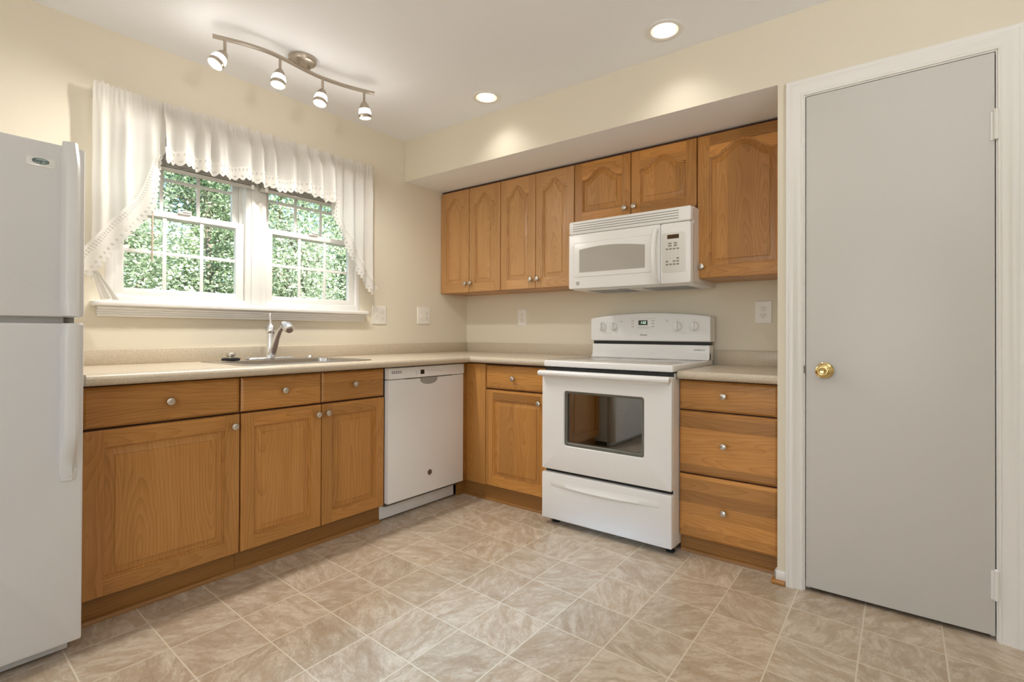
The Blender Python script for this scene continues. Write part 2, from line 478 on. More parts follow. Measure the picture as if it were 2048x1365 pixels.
def text_part(name, s, size, P3, X, Y, mat, parent, shear=0.0, align='CENTER', off=0.0, squash=1.0):
    cu = bpy.data.curves.new(name, 'FONT'); cu.body = s; cu.size = size; cu.extrude = 0.0002
    cu.align_x = align; cu.align_y = 'CENTER'; cu.shear = shear; cu.offset = off
    t = bpy.data.objects.new(name, cu); C.objects.link(t)
    bpy.context.view_layer.update()
    me = bpy.data.meshes.new_from_object(t.evaluated_get(bpy.context.evaluated_depsgraph_get()))
    bpy.data.objects.remove(t); bpy.data.curves.remove(cu)
    X, Y = V(X), V(Y); Z = X.cross(Y); org = ORG[parent]
    for v_ in me.vertices:
        c = v_.co.copy(); v_.co = V(P3) + X * c.x * squash + Y * c.y + Z * c.z - org
    me.materials.clear(); me.materials.append(mat)
    o = bpy.data.objects.new(name, me); C.objects.link(o); o.parent = parent; ORG[o] = org
    return o
XR, YR = (0, -1, 0), (0, 0, 1)      # lettering on faces looking towards -x
XL = (1, 0, 0)                       # lettering on faces looking towards -y

def copy_tree(o, parent=None):
    c = o.copy(); C.objects.link(c); c.parent = parent; ORG[c] = ORG.get(o, V((0, 0, 0)))
    for ch in list(o.children): copy_tree(ch, c)
    return c

# ------------------------------------------------------------------ room shell
CEIL_Z, SOF_X, SOF_Z, PAN_Y = 2.4345, -0.648, 2.1435, -2.44
XL_, YB = -4.6, -5.6
def struct(name, mb, mats, **kw):
    return tag(mb.build(name, mats, **kw), kind='structure')

m = MB(); m.box(XL_ - .15, 0.15, YB - .15, 0.15, -0.06, 0.0); struct('floor', m, FLOOR)

DL = [(-0.853, -2.013), (-0.828, -0.93)]; DR = 0.062
def ceiling():
    m = MB(); h = 0.12
    xs0, xs1 = XL_ - .15, 0.15
    ys = [0.15]; cuts = sorted(DL, key=lambda p: -p[1])
    y = 0.15
    def quad(x0, x1, y0, y1):
        m.face([(x0, y0, CEIL_Z), (x1, y0, CEIL_Z), (x1, y1, CEIL_Z), (x0, y1, CEIL_Z)])
    for cx, cy in cuts:
        quad(xs0, xs1, cy + h, y)
        quad(xs0, cx - h, cy - h, cy + h); quad(cx + h, xs1, cy - h, cy + h)
        n = 32; sq = []; ci = []
        for k in range(n):
            t = 2 * PI * k / n; c_, s_ = math.cos(t), math.sin(t); q = h / max(abs(c_), abs(s_))
            sq.append((cx + c_ * q, cy + s_ * q, CEIL_Z)); ci.append((cx + c_ * DR, cy + s_ * DR, CEIL_Z))
        m.loops([sq, ci])
        y = cy - h
    quad(xs0, xs1, YB - .15, y)
    m.face([(xs0, YB - .15, CEIL_Z + .25), (xs1, YB - .15, CEIL_Z + .25), (xs1, 0.15, CEIL_Z + .25), (xs0, 0.15, CEIL_Z + .25)])
    return struct('ceiling', m, CEIL, smooth=0, recalc=False)
ceiling()

# window opening in the window wall
WX0, WX1, WZ0, WZ1 = -2.36, -1.02, 1.185, 2.06
m = MB()
m.box(XL_, WX0, 0, 0.15, 0, CEIL_Z); m.box(WX1, 0.15, 0, 0.15, 0, CEIL_Z)
m.box(WX0, WX1, 0, 0.15, 0, WZ0); m.box(WX0, WX1, 0, 0.15, WZ1, CEIL_Z)
struct('wall_back', m, WALL)
m = MB(); m.box(0, 0.15, PAN_Y, 0, 0, CEIL_Z); struct('wall_right', m, WALL)
# bulkhead over the wall cabinets
m = MB(); m.box(SOF_X, -0.001, PAN_Y, -0.001, SOF_Z, CEIL_Z)
o = struct('wall_soffit', m, [WALL, CEIL], smooth=0)
for p in o.data.polygons:
    if p.normal.z < -0.5: p.material_index = 1
# pantry wall with the door opening
DY0, DY1, DZ = -2.546, -3.138, 2.062
m = MB()
m.box(SOF_X, 0.0, DY0 + .012, PAN_Y, 0, CEIL_Z)
m.box(SOF_X, SOF_X + .11, DY1 - .012, DY0 + .012, DZ + .012, CEIL_Z)
m.box(SOF_X, SOF_X + .11, YB, DY1 - .012, 0, CEIL_Z)
m.box(0.0, 0.1, YB, DY0 + .012, 0, CEIL_Z)
struct('wall_pantry', m, WALL, smooth=0)
# left wall with a wide opening and the rear wall (both out of view)
m = MB()
m.box(XL_ - .1, XL_, -1.35, 0.0, 0, CEIL_Z); m.box(XL_ - .1, XL_, YB, -3.85, 0, CEIL_Z); m.box(XL_ - .1, XL_, -3.85, -1.35, 2.28, CEIL_Z)
struct('wall_left', m, WALL, smooth=0)
m = MB()
m.box(XL_ - .1, 0.1, YB - .1, YB, 0, CEIL_Z)
struct('wall_front', m, WALL, smooth=0)

# ------------------------------------------------------------------ windows
def glazing(win, name, x0, x1, z0, z1, yf, stile, bot, top, rows=2, cols=3):
    """one sash: frame with muntins and a pane"""
    m = MB(); d = 0.028
    m.box(x0, x0 + stile, yf, yf + d, z0, z1, .003); m.box(x1 - stile, x1, yf, yf + d, z0, z1, .003)
    m.box(x0 + stile - .002, x1 - stile + .002, yf, yf + d, z0, z0 + bot, .003)
    m.box(x0 + stile - .002, x1 - stile + .002, yf, yf + d, z1 - top, z1, .003)
    s = m.build(name, VINYL, win)
    gx0, gx1, gz0, gz1 = x0 + stile, x1 - stile, z0 + bot, z1 - top
    m = MB(); m.box(gx0 - .004, gx1 + .004, yf + .014, yf + .018, gz0 - .004, gz1 + .004)
    m.build('glass_pane', GLASS, s, smooth=0)
    m = MB(); w = 0.0085
    for k in range(1, cols):
        x = gx0 + (gx1 - gx0) * k / cols
        m.box(x - w, x + w, yf + .006, yf + .013, gz0, gz1, .002)
    for k in range(1, rows):
        z = gz0 + (gz1 - gz0) * k / rows
        m.box(gx0, gx1, yf + .0065, yf + .0135, z - w, z + w, .002)
    m.build('muntin_grid', VINYL, s)
    return s
def window(name, x0, x1, label):
    w = thing(name, (x0, 0.0, WZ0), label, 'window', kind='structure')
    m = MB(); t = 0.030
    z0, z1 = 1.203, WZ1
    m.box(x0, x0 + t, 0.0, .11, z0, z1, .003); m.box(x1 - t, x1, 0.0, .11, z0, z1, .003)
    m.box(x0 + t, x1 - t, 0.0, .11, z0, z0 + .034, .003); m.box(x0 + t, x1 - t, 0.0, .11, z1 - t, z1, .003)
    # parting stops
    m.box(x0 + t, x0 + t + .012, .050, .060, z0 + .03, z1 - t); m.box(x1 - t - .012, x1 - t, .050, .060, z0 + .03, z1 - t)
    m.build('window_frame', VINYL, w)
    lo = glazing(w, 'lower_sash', x0 + t + .002, x1 - t - .002, z0 + .034, 1.657, .016, .042, .036, .030)
    m = MB(); xm = (x0 + x1) / 2
    m.box(xm - .03, xm + .03, .006, .020, 1.655, 1.668, .003); m.box(xm - .012, xm + .028, .000, .014, 1.665, 1.673, .003)
    m.build('sash_lock', VINYL, lo)
    glazing(w, 'upper_sash', x0 + t + .002, x1 - t - .002, 1.625, z1 - t, .062, .042, .032, .04)
    return w
window('window_1', WX0, -1.716, 'white double-hung window with grid panes beside the mullion, nearest the refrigerator')
window('window_2', -1.664, WX1, 'white double-hung window with grid panes above the outlet end of the counter')
m = MB(); m.box(-1.716, -1.664, -.006, .11, 1.203, WZ1, .003); struct('trim_1', m, VINYL)
# exterior jamb around the opening, stool and moulded apron below
m = MB()
m.box(-2.414, -.978, -.047, .02, 1.182, 1.2045, .006, seg=3)
for z0, z1, d in ((1.168, 1.182, .030), (1.157, 1.1685, .024), (1.147, 1.1575, .020), (1.136, 1.1475, .017)):
    m.box(-2.392, -.990, -d, 0, z0, z1, .004)
struct('trim_2', m, TRIM)

# blinds pulled right up behind the valance
def blind(x0, x1, wand_x, label):
    b = thing('mini_blind', (x0, -.02, 1.86), label, 'blind', 'pulled-up blinds behind the valance')
    m = MB(); m.box(x0, x1, -.050, -.018, 2.005, 2.045, .003); m.build('headrail', VINYL, b)
    m = MB()
    for k in range(20):
        z = 1.862 + k * 0.007
        m.box(x0 + .004, x1 - .004, -.049, -.021, z, z + .0032, .001)
    m.build('slat_stack', BLIND, b)
    m = MB(); m.box(x0 + .002, x1 - .002, -.051, -.019, 1.843, 1.858, .004); m.build('bottom_rail', BLIND, b)
    for x in (x0 + .03, x1 - .03):
        m = MB(); m.box(x - .008, x + .008, -.055, -.050, 1.840, 1.864, .002); m.build('clip', TRIM, b)
    if wand_x:
        m = MB(); m.tube([(wand_x, -.058, 2.0), (wand_x + .002, -.060, 1.75), (wand_x + .001, -.058, 1.395)], .0042, 8); m.build('tilt_wand', WAND, b)
blind(-2.335, -1.705, -2.199, 'raised grey mini blind stack with a hanging tan wand above the left-hand window')
blind(-1.690, -1.035, None, 'raised grey mini blind stack without a wand above the window farther from the refrigerator')

# ------------------------------------------------------------------ cabinets
ARCH_EXP = [1.1]
def g_arch(t):
    t = abs(t)
    if t >= 0.88: return 0.0
    return (0.5 * (1 + math.cos(PI * t / 0.88))) ** ARCH_EXP[0]

def cab_door(P, a0, a1, z0, z1, root, arch, stile, rail, mats, top_rail=None, label=None):
    """frame-and-raised-panel door; a0 -> a1 runs left to right as seen from the room"""
    w, h = abs(a1 - a0), z1 - z0; sg = 1 if a1 > a0 else -1
    Q = lambda s, z, d: P(a0 + sg * s, z0 + z, d)
    e, th = .004, .019
    top_rail = top_rail or rail
    T = h - top_rail - arch
    N = 28
    def loop(i, d):
        L, R, B = stile + i, w - stile - i, rail + i
        pts = [(L, B), (R, B)]
        for k in range(N + 1):
            t = 1 - 2 * k / N
            pts.append(((L + R) / 2 + t * (R - L) / 2, T - i + arch * g_arch(t) * (1 if i < .02 else .96)))
        return [Q(s, z, d) for s, z in pts]
    m = MB()
    # edges
    rect = lambda i, d: [Q(i, i, d), Q(w - i, i, d), Q(w - i, h - i, d), Q(i, h - i, d)]
    m.loops([rect(0, th), rect(0, e), rect(e * .3, e * .3), rect(e, 0)], 0, True, True)
    # stiles
    m.face([Q(e, e, 0), Q(stile, e, 0), Q(stile, h - e, 0), Q(e, h - e, 0)], 0)
    m.face([Q(w - stile, e, 0), Q(w - e, e, 0), Q(w - e, h - e, 0), Q(w - stile, h - e, 0)], 0)
    # rails
    m.face([Q(stile, e, 0), Q(w - stile, e, 0), Q(w - stile, rail, 0), Q(stile, rail, 0)], 1)
    L, R = stile, w - stile
    for k in range(N):
        t0, t1 = -1 + 2 * k / N, -1 + 2 * (k + 1) / N
        s0, s1 = (L + R) / 2 + t0 * (R - L) / 2, (L + R) / 2 + t1 * (R - L) / 2
        m.face([Q(s0, T + arch * g_arch(t0), 0), Q(s1, T + arch * g_arch(t1), 0), Q(s1, h - e, 0), Q(s0, h - e, 0)], 1)
    m.loops([loop(0, 0), loop(.001, .0055), loop(.0055, .0075), loop(.0075, .0130)], 0)
    o = m.build('door', mats, root)
    m = MB()
    m.loops([loop(.0075, .0130), loop(.0105, .0132), loop(.034, .0040), loop(.0352, .0008)], 0, True, False, True)
    m.build('door_panel', mats[0], o)
    return o

def drawer_front(P, a0, a1, z0, z1, root, mat, name='drawer'):
    m = MB(); lps = []
    b0, b1 = min(a0, a1), max(a0, a1)
    for i, d in ((0, .019), (0, .007), (.002, .0045), (.008, .0015), (.011, 0)):
        lps.append([P(a, z, d) for a, z in ((b0 + i, z0 + i), (b1 - i, z0 + i), (b1 - i, z1 - i), (b0 + i, z1 - i))])
    m.loops(lps, 0, True, True, True)
    return m.build(name, mat, root, smooth=25)

KNOB = {}
def knob(pos, axis, parent):
    """round mushroom knob; pos = point on the door face, axis = outward"""
    k = tuple(axis)
    if k not in KNOB:
        m = MB()
        m.lathe([(.0075, 0), (.0075, .002), (.0055, .005), (.0055, .012), (.010, .016), (.0150, .019), (.0155, .0215), (.0140, .025), (.0095, .0275), (.004, .0285), (0, .0286)], (0, 0, 0), axis, 20)
        o = m.build('knob', NICKEL); KNOB[k] = o.data
        bpy.data.objects.remove(o)
    o = bpy.data.objects.new('knob', KNOB[k]); C.objects.link(o); o.parent = parent
    o.location = V(pos) - ORG[parent]; ORG[o] = V(pos)
    return o

CABF = -0.549
TOE_L = -0.516
PL = FY(CABF)
GAP = .003
def base_left(x0, x1, label, split):
    c = thing('base_cabinet', ((x0 + x1) / 2, -.28, 0), label, 'cabinet', 'oak base cabinets')
    m = MB(); m.box(x0, x1, -.529, -.03, .098, .872); m.build('carcass', OAK_GAP_SHADE, c, smooth=0)
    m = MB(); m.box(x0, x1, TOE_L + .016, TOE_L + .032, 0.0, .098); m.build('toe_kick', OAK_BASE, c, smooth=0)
    return c
LM = [OAK_VX, OAK_HX]
A0, A1, A2, A3 = -2.558, -2.016, -1.626, -1.2415
c = base_left(A0 - .006, A1 - .001, 'wide oak base cabinet beside the refrigerator, one drawer above one door', None)
d = drawer_front(PL, A0, A1 - GAP, .716, .866, c, OAK_HX); knob((-2.290, CABF, .793), (0, -1, 0), d)
d = cab_door(PL, A0, A1 - GAP, .102, .708, c, 0, .062, .062, LM); knob((-2.046, CABF, .658), (0, -1, 0), d)
c = base_left(A1 + .001, A3, 'oak sink base cabinet beside the dishwasher, two doors under two false drawers', None)
for x0, x1, kx in ((A1 + GAP, A2 - .002, -1.823), (A2 + .002, A3 - .004, -1.442)):
    d = drawer_front(PL, x0, x1, .716, .866, c, OAK_HX, 'false_drawer'); knob((kx, CABF, .796), (0, -1, 0), d)
d = cab_door(PL, A1 + GAP, A2 - .002, .102, .708, c, 0, .056, .060, LM); knob((-1.652, CABF, .661), (0, -1, 0), d)
d = cab_door(PL, A2 + .002, A3 - .004, .102, .708, c, 0, .056, .060, LM); knob((-1.599, CABF, .663), (0, -1, 0), d)
# quarter-round shoe moulding along the left toe kick
def quarter(mb, p0, p1, r, nrm):
    p0, p1, nrm = V(p0), V(p1), V(nrm)
    prof = [(0, 0)] + [(r * math.cos(t * PI / 12), r * math.sin(t * PI / 12)) for t in range(7)]
    mb.loops([[p + nrm * a + V((0, 0, b)) for a, b in prof] for p in (p0, p1)], 0, True, True, True)
m = MB(); quarter(m, (A0 - .006, TOE_L + .0165, 0), (A3 - .002, TOE_L + .0165, 0), .018, (0, -1, 0)); struct('trim_3', m, OAK_BASE)

# right-hand run
RCF = -0.593
PR = FX(RCF)
RM = [OAK_VY, OAK_HY]
E1, E2 = -.727, -1.222
c = thing('base_cabinet', (-.3, -.9, 0), 'narrow oak corner base cabinet between dishwasher and range, one drawer and one door', 'cabinet', 'oak base cabinets')
m = MB(); m.box(-.573, -.03, E2, -.03, .098, .872); m.build('carcass', OAK_GAP_SHADE, c, smooth=0)
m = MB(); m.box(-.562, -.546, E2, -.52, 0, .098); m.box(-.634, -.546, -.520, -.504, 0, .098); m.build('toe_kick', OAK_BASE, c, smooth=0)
m = MB(); m.box(-.591, -.573, E1 + .004, -.552, .100, .868, .002); m.box(-.625, -.573, -.552, -.534, .100, .868, .002)
m.build('filler_stile', OAK_VY, c)
d = drawer_front(PR, E1 - .001, E2 + .006, .716, .862, c, OAK_HY); knob((RCF, -.955, .787), (-1, 0, 0), d)
d = cab_door(PR, E1 - .001, E2 + .006, .102, .708, c, 0, .058, .060, RM); knob((RCF, -1.150, .652), (-1, 0, 0), d)
m = MB(); quarter(m, (-.5625, -.52, 0), (-.5625, -1.20, 0), .014, (-1, 0, 0)); struct('trim_4', m, OAK_BASE)

G1, G2 = -1.990, -2.436
c = thing('drawer_cabinet', (-.3, -2.21, 0), 'oak base cabinet with three stacked drawers between range and pantry corner', 'cabinet', 'oak base cabinets')
m = MB(); m.box(-.573, -.03, G2, G1 + .004, .088, .846); m.build('carcass', OAK_GAP_SHADE, c, smooth=0)
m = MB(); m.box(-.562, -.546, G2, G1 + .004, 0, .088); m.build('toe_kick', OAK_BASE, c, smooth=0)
for z0, z1, kz in ((.699, .840, .775), (.392, .692, .542), (.082, .384, .233)):
    d = drawer_front(PR, G1 + .002, G2 + .004, z0, z1, c, OAK_HY); knob((RCF, -2.203, kz), (-1, 0, 0), d)
m = MB(); quarter(m, (-.5625, G1, 0), (-.5625, G2, 0), .016, (-1, 0, 0)); struct('trim_5', m, OAK_BASE)

# wall cabinets
UPF, UT, UB = -.296, 2.1266, 1.3633
PU = FX(UPF)
def wall_cab(y0, y1, zb, label):
    c = thing('wall_cabinet', (-.15, (y0 + y1) / 2, zb), label, 'cabinet', 'oak wall cabinets under the soffit')
    m = MB(); m.box(-.277, -.002, y1, y0, zb, UT + .004); m.build('carcass', OAK_VY, c, smooth=0)
    m = MB(); m.box(-.279, -.030, y1 + .004, y0 - .004, UT + .004, SOF_Z - .0008); m.build('top_gap_shade', OAK_GAP_SHADE, c, smooth=0)  # added dark strip, stands for the shade in the gap under the soffit
    return c
def wdoors(c, zb, doors, mats=None):
    for a0, a1, arch, st, ky in doors:
        ARCH_EXP[0] = 0.92 if abs(a1 - a0) < .35 else (0.88 if abs(a1 - a0) < .42 else 0.75)
        d = cab_door(PU, a0, a1, zb + .002, UT, c, arch, st, .062, mats or RM, .048)
        knob((UPF, ky[0], ky[1]), (-1, 0, 0), d)
c = wall_cab(-.003, -.596, UB, 'two-door oak wall cabinet in the corner next to the window wall, knobs touching')
wdoors(c, UB, [(-.004, -.297, 0.072, .056, (-.273, 1.430)), (-.301, -.594, 0.072, .056, (-.322, 1.430))], [OAK_PV, OAK_PH])
c = wall_cab(-.598, -1.199, UB, 'tall two-door oak wall cabinet between corner cabinet and microwave')
wdoors(c, UB, [(-.600, -.897, 0.072, .056, (-.868, 1.425)), (-.901, -1.197, 0.072, .056, (-.923, 1.425))], [OAK_PV, OAK_PH])
c = wall_cab(-1.201, -1.972, 1.757, 'short two-door oak wall cabinet directly above the microwave')
wdoors(c, 1.757, [(-1.203, -1.583, 0.062, .056, (-1.552, 1.805)), (-1.588, -1.970, 0.062, .056, (-1.611, 1.805))])
c = wall_cab(-1.974, -2.437, UB, 'single-door oak wall cabinet with a broad arch beside the pantry corner')
wdoors(c, UB, [(-1.977, -2.435, .075, .064, (-2.003, 1.425))])

# ------------------------------------------------------------------ countertops
CT, CB_ = .917, .876
def nosing(mb, path, zt, zb, r=.02):
    """rolled front edge swept along a plan path; the room lies to the right-hand side normal given per point"""
    prof = []
    hh = (zt - zb) / 2
    n = 10
    for k in range(n + 1):
        t = PI / 2 - PI * k / n
        prof.append((r * math.cos(t), (zt + zb) / 2 + hh * math.sin(t)))
    prof = [(-.004, zt)] + prof + [(-.004, zb)]
    mb.loops([[V((p[0] + q[0] * a, p[1] + q[1] * a, z)) for a, z in prof] for p, q in path], 0, True, True, True)
SX0, SX1, SY0, SY1 = -2.000, -1.330, -.570, -.062
ct = thing('countertop', (-1.3, -.3, CB_), 'long L-shaped speckled beige laminate countertop holding the sink', 'countertop')
m = MB()
i = .018
fy, fx = -.632 + .02, -.638 + .02
m.box(-2.565, SX0 + i, fy, -.001, CB_, CT); m.box(SX1 - i, fx, fy, -.001, CB_, CT)
m.box(SX0 + i, SX1 - i, fy, SY0 + i, CB_, CT); m.box(SX0 + i, SX1 - i, SY1 - i, -.001, CB_, CT)
m.box(fx, -.001, -1.228, -.001, CB_, CT)
nosing(m, [((-2.565, fy), (0, -1)), ((fx, fy), (-1, -1)), ((fx, -1.228), (-1, 0))], CT, CB_)
m.build('worktop', COUNTER, ct)
m = MB()
m.box(-2.565, -.001, -.020, -.001, CT - .002, .990, .006); m.box(-.020, -.001, -1.215, -.0195, CT - .002, .990, .006)
m.build('backsplash', COUNTER, ct)
ct = thing('countertop', (-.3, -2.2, .847), 'short speckled beige laminate countertop on the drawer cabinet right of the range', 'countertop')
m = MB(); m.box(fx, -.001, -2.438, -1.992, .847, .888); nosing(m, [((fx, -1.992), (-1, 0)), ((fx, -2.438), (-1, 0))], .888, .847)
m.build('worktop', COUNTER, ct)
m = MB(); m.box(-.020, -.001, -2.438, -1.992, .886, .972, .006); m.build('backsplash', COUNTER, ct)

# ------------------------------------------------------------------ sink, faucet, stopper
s = thing('sink', (-1.665, -.3, CT), 'stainless steel drop-in sink set in the countertop below the window', 'sink')
bx0, bx1, by0, by1 = SX0 + .035, SX1 - .035, SY0 + .032, SY1 - .095
m = MB()
P = lambda a, b, z: (a, b, z)
def rl(x0, x1, y0, y1, r, z): return [(a, b, z) for a, b in rrect(x0, x1, y0, y1, r)]
m.loops([rl(SX0, SX1, SY0, SY1, .03, CT + .0005), rl(SX0 + .002, SX1 - .002, SY0 + .002, SY1 - .002, .03, CT + .004), rl(SX0 + .008, SX1 - .008, SY0 + .008, SY1 - .008, .028, CT + .0055),
         rl(bx0 - .008, bx1 + .008, by0 - .008, by1 + .008, .06, CT + .0050), rl(bx0, bx1, by0, by1, .055, CT + .001)])
m.build('rim', STEEL, s)
m = MB()
m.loops([rl(bx0, bx1, by0, by1, .055, CT + .001), rl(bx0 + .004, bx1 - .004, by0 + .004, by1 - .004, .055, CT - .02), rl(bx0 + .012, bx1 - .012, by0 + .012, by1 - .012, .055, CT - .14),
         rl(bx0 + .03, bx1 - .03, by0 + .03, by1 - .03, .05, CT - .17)], cap1=True)
m.build('bowl', STEEL, s)
m = MB(); m.lathe([(.042, 0), (.042, .004), (.030, .003), (0, .001)], (-1.665, -.33, CT - .172), (0, 0, 1)); m.build('drain', CHROME, s)
m = MB(); m.lathe([(.019, 0), (.019, .004), (.015, .010), (0, .012)], (-1.43, -.105, CT + .005), (0, 0, 1)); m.build('hole_cover', CHROME, s)

fz = CT + .0055
f = thing('faucet', (-1.66, -.105, fz), 'chrome single-lever pull-out kitchen faucet standing behind the sink', 'faucet')
m = MB(); m.loops([[(a, b, z) for a, b in rrect(-1.79 + q, -1.53 - q, -.134 + q, -.076 - q, .028 - q)] for z, q in ((fz, 0), (fz + .004, 0), (fz + .009, .004), (fz + .011, .010))], cap1=True, cap0=True)
m.build('base_plate', CHROME, f)
m = MB(); m.lathe([(.027, .010), (.026, .018), (.0225, .024), (.0215, .09), (.021, .125), (.022, .130), (.022, .135), (.018, .138)], (-1.66, -.105, fz), (0, 0, 1)); m.build('body', CHROME, f)
m = MB(); m.lathe([(.019, .136), (.024, .142), (.0262, .155), (.0245, .168), (.017, .180), (.010, .188), (.0085, .194)], (-1.66, -.105, fz), (0, 0, 1))
h = m.build('handle', CHROME, f)
m = MB(); m.tube([(-1.66, -.105, fz + .186), (-1.659, -.102, fz + .200), (-1.657, -.094, fz + .222), (-1.655, -.088, fz + .240), (-1.654, -.087, fz + .248)], [.0085, .0070, .0062, .0085, .0060], 12); m.build('lever', CHROME, h)
m = MB(); m.tube([(-1.66, -.112, fz + .020), (-1.659, -.128, fz + .036), (-1.658, -.142, fz + .07), (-1.655, -.160, fz + .115), (-1.652, -.182, fz + .150), (-1.649, -.205, fz + .172), (-1.648, -.222, fz + .183)], [.021, .0205, .019, .0165, .0145, .0135, .0135], 16)
m.build('spout', CHROME, f)
m = MB(); ax = V((.02, -.86, -.42))
m.lathe([(.0145, -.012), (.018, .0), (.0235, .014), (.026, .032), (.0255, .050), (.021, .062), (.016, .064)], (-1.648, -.226, fz + .186), ax, 20)
m.build('spray_head', CHROME, f)

st = thing('sink_stopper', (-1.865, -.11, fz), 'black rubber sink stopper with a metal knob resting on the rim', 'stopper')
m = MB(); m.lathe([(.040, 0), (.043, .003), (.043, .009), (.034, .012)], (-1.865, -.105, CT + .0056), (0, 0, 1)); m.build('rubber_disc', RUBBER, st)
m = MB(); m.lathe([(.018, .012), (.018, .020), (.022, .023), (.022, .034), (.019, .037), (0, .0372)], (-1.865, -.105, CT + .0056), (0, 0, 1)); m.build('metal_knob', NICKEL, st)

# ------------------------------------------------------------------ dishwasher
DWF = -.575
PD = FY(DWF)
k_ = (2.9108 - .575) / (2.9108 - .635)
dx = lambda x: -3.0856 + (x + 3.0856) * k_
dz = lambda z: 1.0697 + (z - 1.0697) * k_
dw0, dw1 = -1.237, -.637
dw = thing('dishwasher', (-.94, -.3, 0), 'white built-in dishwasher between sink cabinet and corner', 'dishwasher')
m = MB(); m.box(dw0 + .004, dw1 - .004, -.545, -.03, .09, .868); m.build('tub', DGREY, dw, smooth=0)
m = MB(); slab(m, PD, dw0, dw1, .108, .800, .004, .034, .005); dd = m.build('door', APPL, dw)
m = MB(); slab(m, FY(DWF - .006), dw0, dw1, .803, .868, .005, .04, .006); cp = m.build('control_panel', APPL, dw)
# hand recess under the panel
m = MB(); lps = []
cxh = dx(-.992)
for sc_, d in ((1.0, -.0006), (.93, .0), (.80, .004)):
    lp = []
    for k in range(25):
        t = PI * k / 24
        lp.append(PD(cxh + .070 * sc_ * math.cos(t) * (1 if True else 1), .797 - .038 * sc_ * math.sin(t) ** .7, d if d < 0 else -.0004))
    lps.append(lp)
m.loops(lps[:1], 0, True, False, False); m.face(lps[0], 0)
m.build('handle_pocket', MGREY, dd, smooth=0)
m = MB(); m.box(dx(-1.171), dx(-.803), DWF - .003, DWF + .01, .7995, .8045); m.build('handle_slot', DGREY, cp, smooth=0)
PC = DWF - .0062
m = MB()
for r_ in range(2):
    for k in range(5):
        x = dx(-1.268) + k * .0145
        m.box(x, x + .0105, PC - .0004, PC + .002, .8365 + r_ * .0085, .8405 + r_ * .0085)
m.build('vent_slots', INK, cp, smooth=0)
m = MB(); m.box(dx(-1.062), dx(-1.033), PC - .0006, PC + .002, .822, .848, .0005); m.build('display', DISPLAY, cp, smooth=0)
for k in range(4):
    m = MB(); m.box(dx(-1.10), dx(-1.085), PC - .0004, PC + .001, .8225 + k * .0065, .8242 + k * .0065); m.build('indicator_mark', LGREY, cp, smooth=0)
for x in (-1.0, -.985, -.97, -.95, -.93):
    m = MB(); m.lathe([(.0028, 0), (.0028, .0006)], (dx(x), PC, .841), (0, -1, 0), 10); m.build('button', LGREY, cp, smooth=0)
for x0, x1, z0, z1 in ((-1.02, -1.002, .8445, .8457), (-.955, -.925, .8515, .8525), (-.915, -.895, .838, .8392), (-.915, -.90, .831, .8322), (-1.145, -1.115, .8455, .8467)):
    m = MB(); m.box(dx(x0), dx(x1), PC - .0004, PC + .001, z0, z1); m.build('printed_mark', LGREY, cp, smooth=0)
m = MB(); m.lathe([(.0165, -.001), (.0165, .0015), (.014, .002), (0, .002)], (dx(-.983), DWF, dz(.248)), (0, -1, 0), 28); m.build('round_badge', BRONZE, dd)
m = MB(); m.box(dw0 - .002, dw1 - .012, -.500, -.485, .008, .083, .003); tp = m.build('toe_panel', APPL, dw)
m = MB(); m.box(dw0 - .002, dw1 - .012, -.4995, -.47, .083, .106); m.build('toe_lip', STEELB, dw, smooth=0)

# ------------------------------------------------------------------ range
RY0, RY1 = -1.236, -1.985
RF = -.690
rg = thing('range', (-.36, -1.61, 0), 'white freestanding electric range with smooth cooktop and windowed oven door', 'stove')
m = MB()
cav = (-1.345, -1.880, .400, .800)      # oven cavity opening
m.box(-.650, -.030, RY1, cav[1], .034, .874); m.box(-.650, -.030, cav[0], RY0, .034, .874)
m.box(-.650, -.030, cav[1], cav[0], .034, cav[2]); m.box(-.650, -.030, cav[1], cav[0], cav[3], .874)
m.box(-.140, -.030, cav[1], cav[0], cav[2], cav[3])
body = m.build('body', APPL, rg, smooth=0)
m = MB()
t = .002
m.box(-.649, -.150, cav[1], cav[1] + t, cav[2], cav[3]); m.box(-.649, -.150, cav[0] - t, cav[0], cav[2], cav[3])
m.box(-.649, -.150, cav[1], cav[0], cav[2], cav[2] + t); m.box(-.649, -.150, cav[1], cav[0], cav[3] - t, cav[3]); m.box(-.152, -.146, cav[1], cav[0], cav[2], cav[3])
m.build('oven_cavity', CAVITY, body, smooth=0)
for z in (.500, .602):
    m = MB()
    m.tube([(-.615, cav[0] - .01, z), (-.615, cav[1] + .01, z)], .003, 8); m.tube([(-.18, cav[0] - .01, z), (-.18, cav[1] + .01, z)], .003, 8)
    for k in range(13):
        y = cav[0] - .02 - k * (cav[0] - cav[1] - .04) / 12
        m.tube([(-.615, y, z + .003), (-.18, y, z + .003)], .0018, 6)
    m.build('oven_rack', STEEL, body)
m = MB(); m.box(-.655, -.640, RY1 + .004, RY0 - .004, .29, .312); m.build('gap_shadow', BLACK, rg, smooth=0)
m = MB(); m.box(-.662, -.64, RY1 + .002, RY0 - .002, .845, .876); m.build('gap_shadow', BLACK, rg, smooth=0)
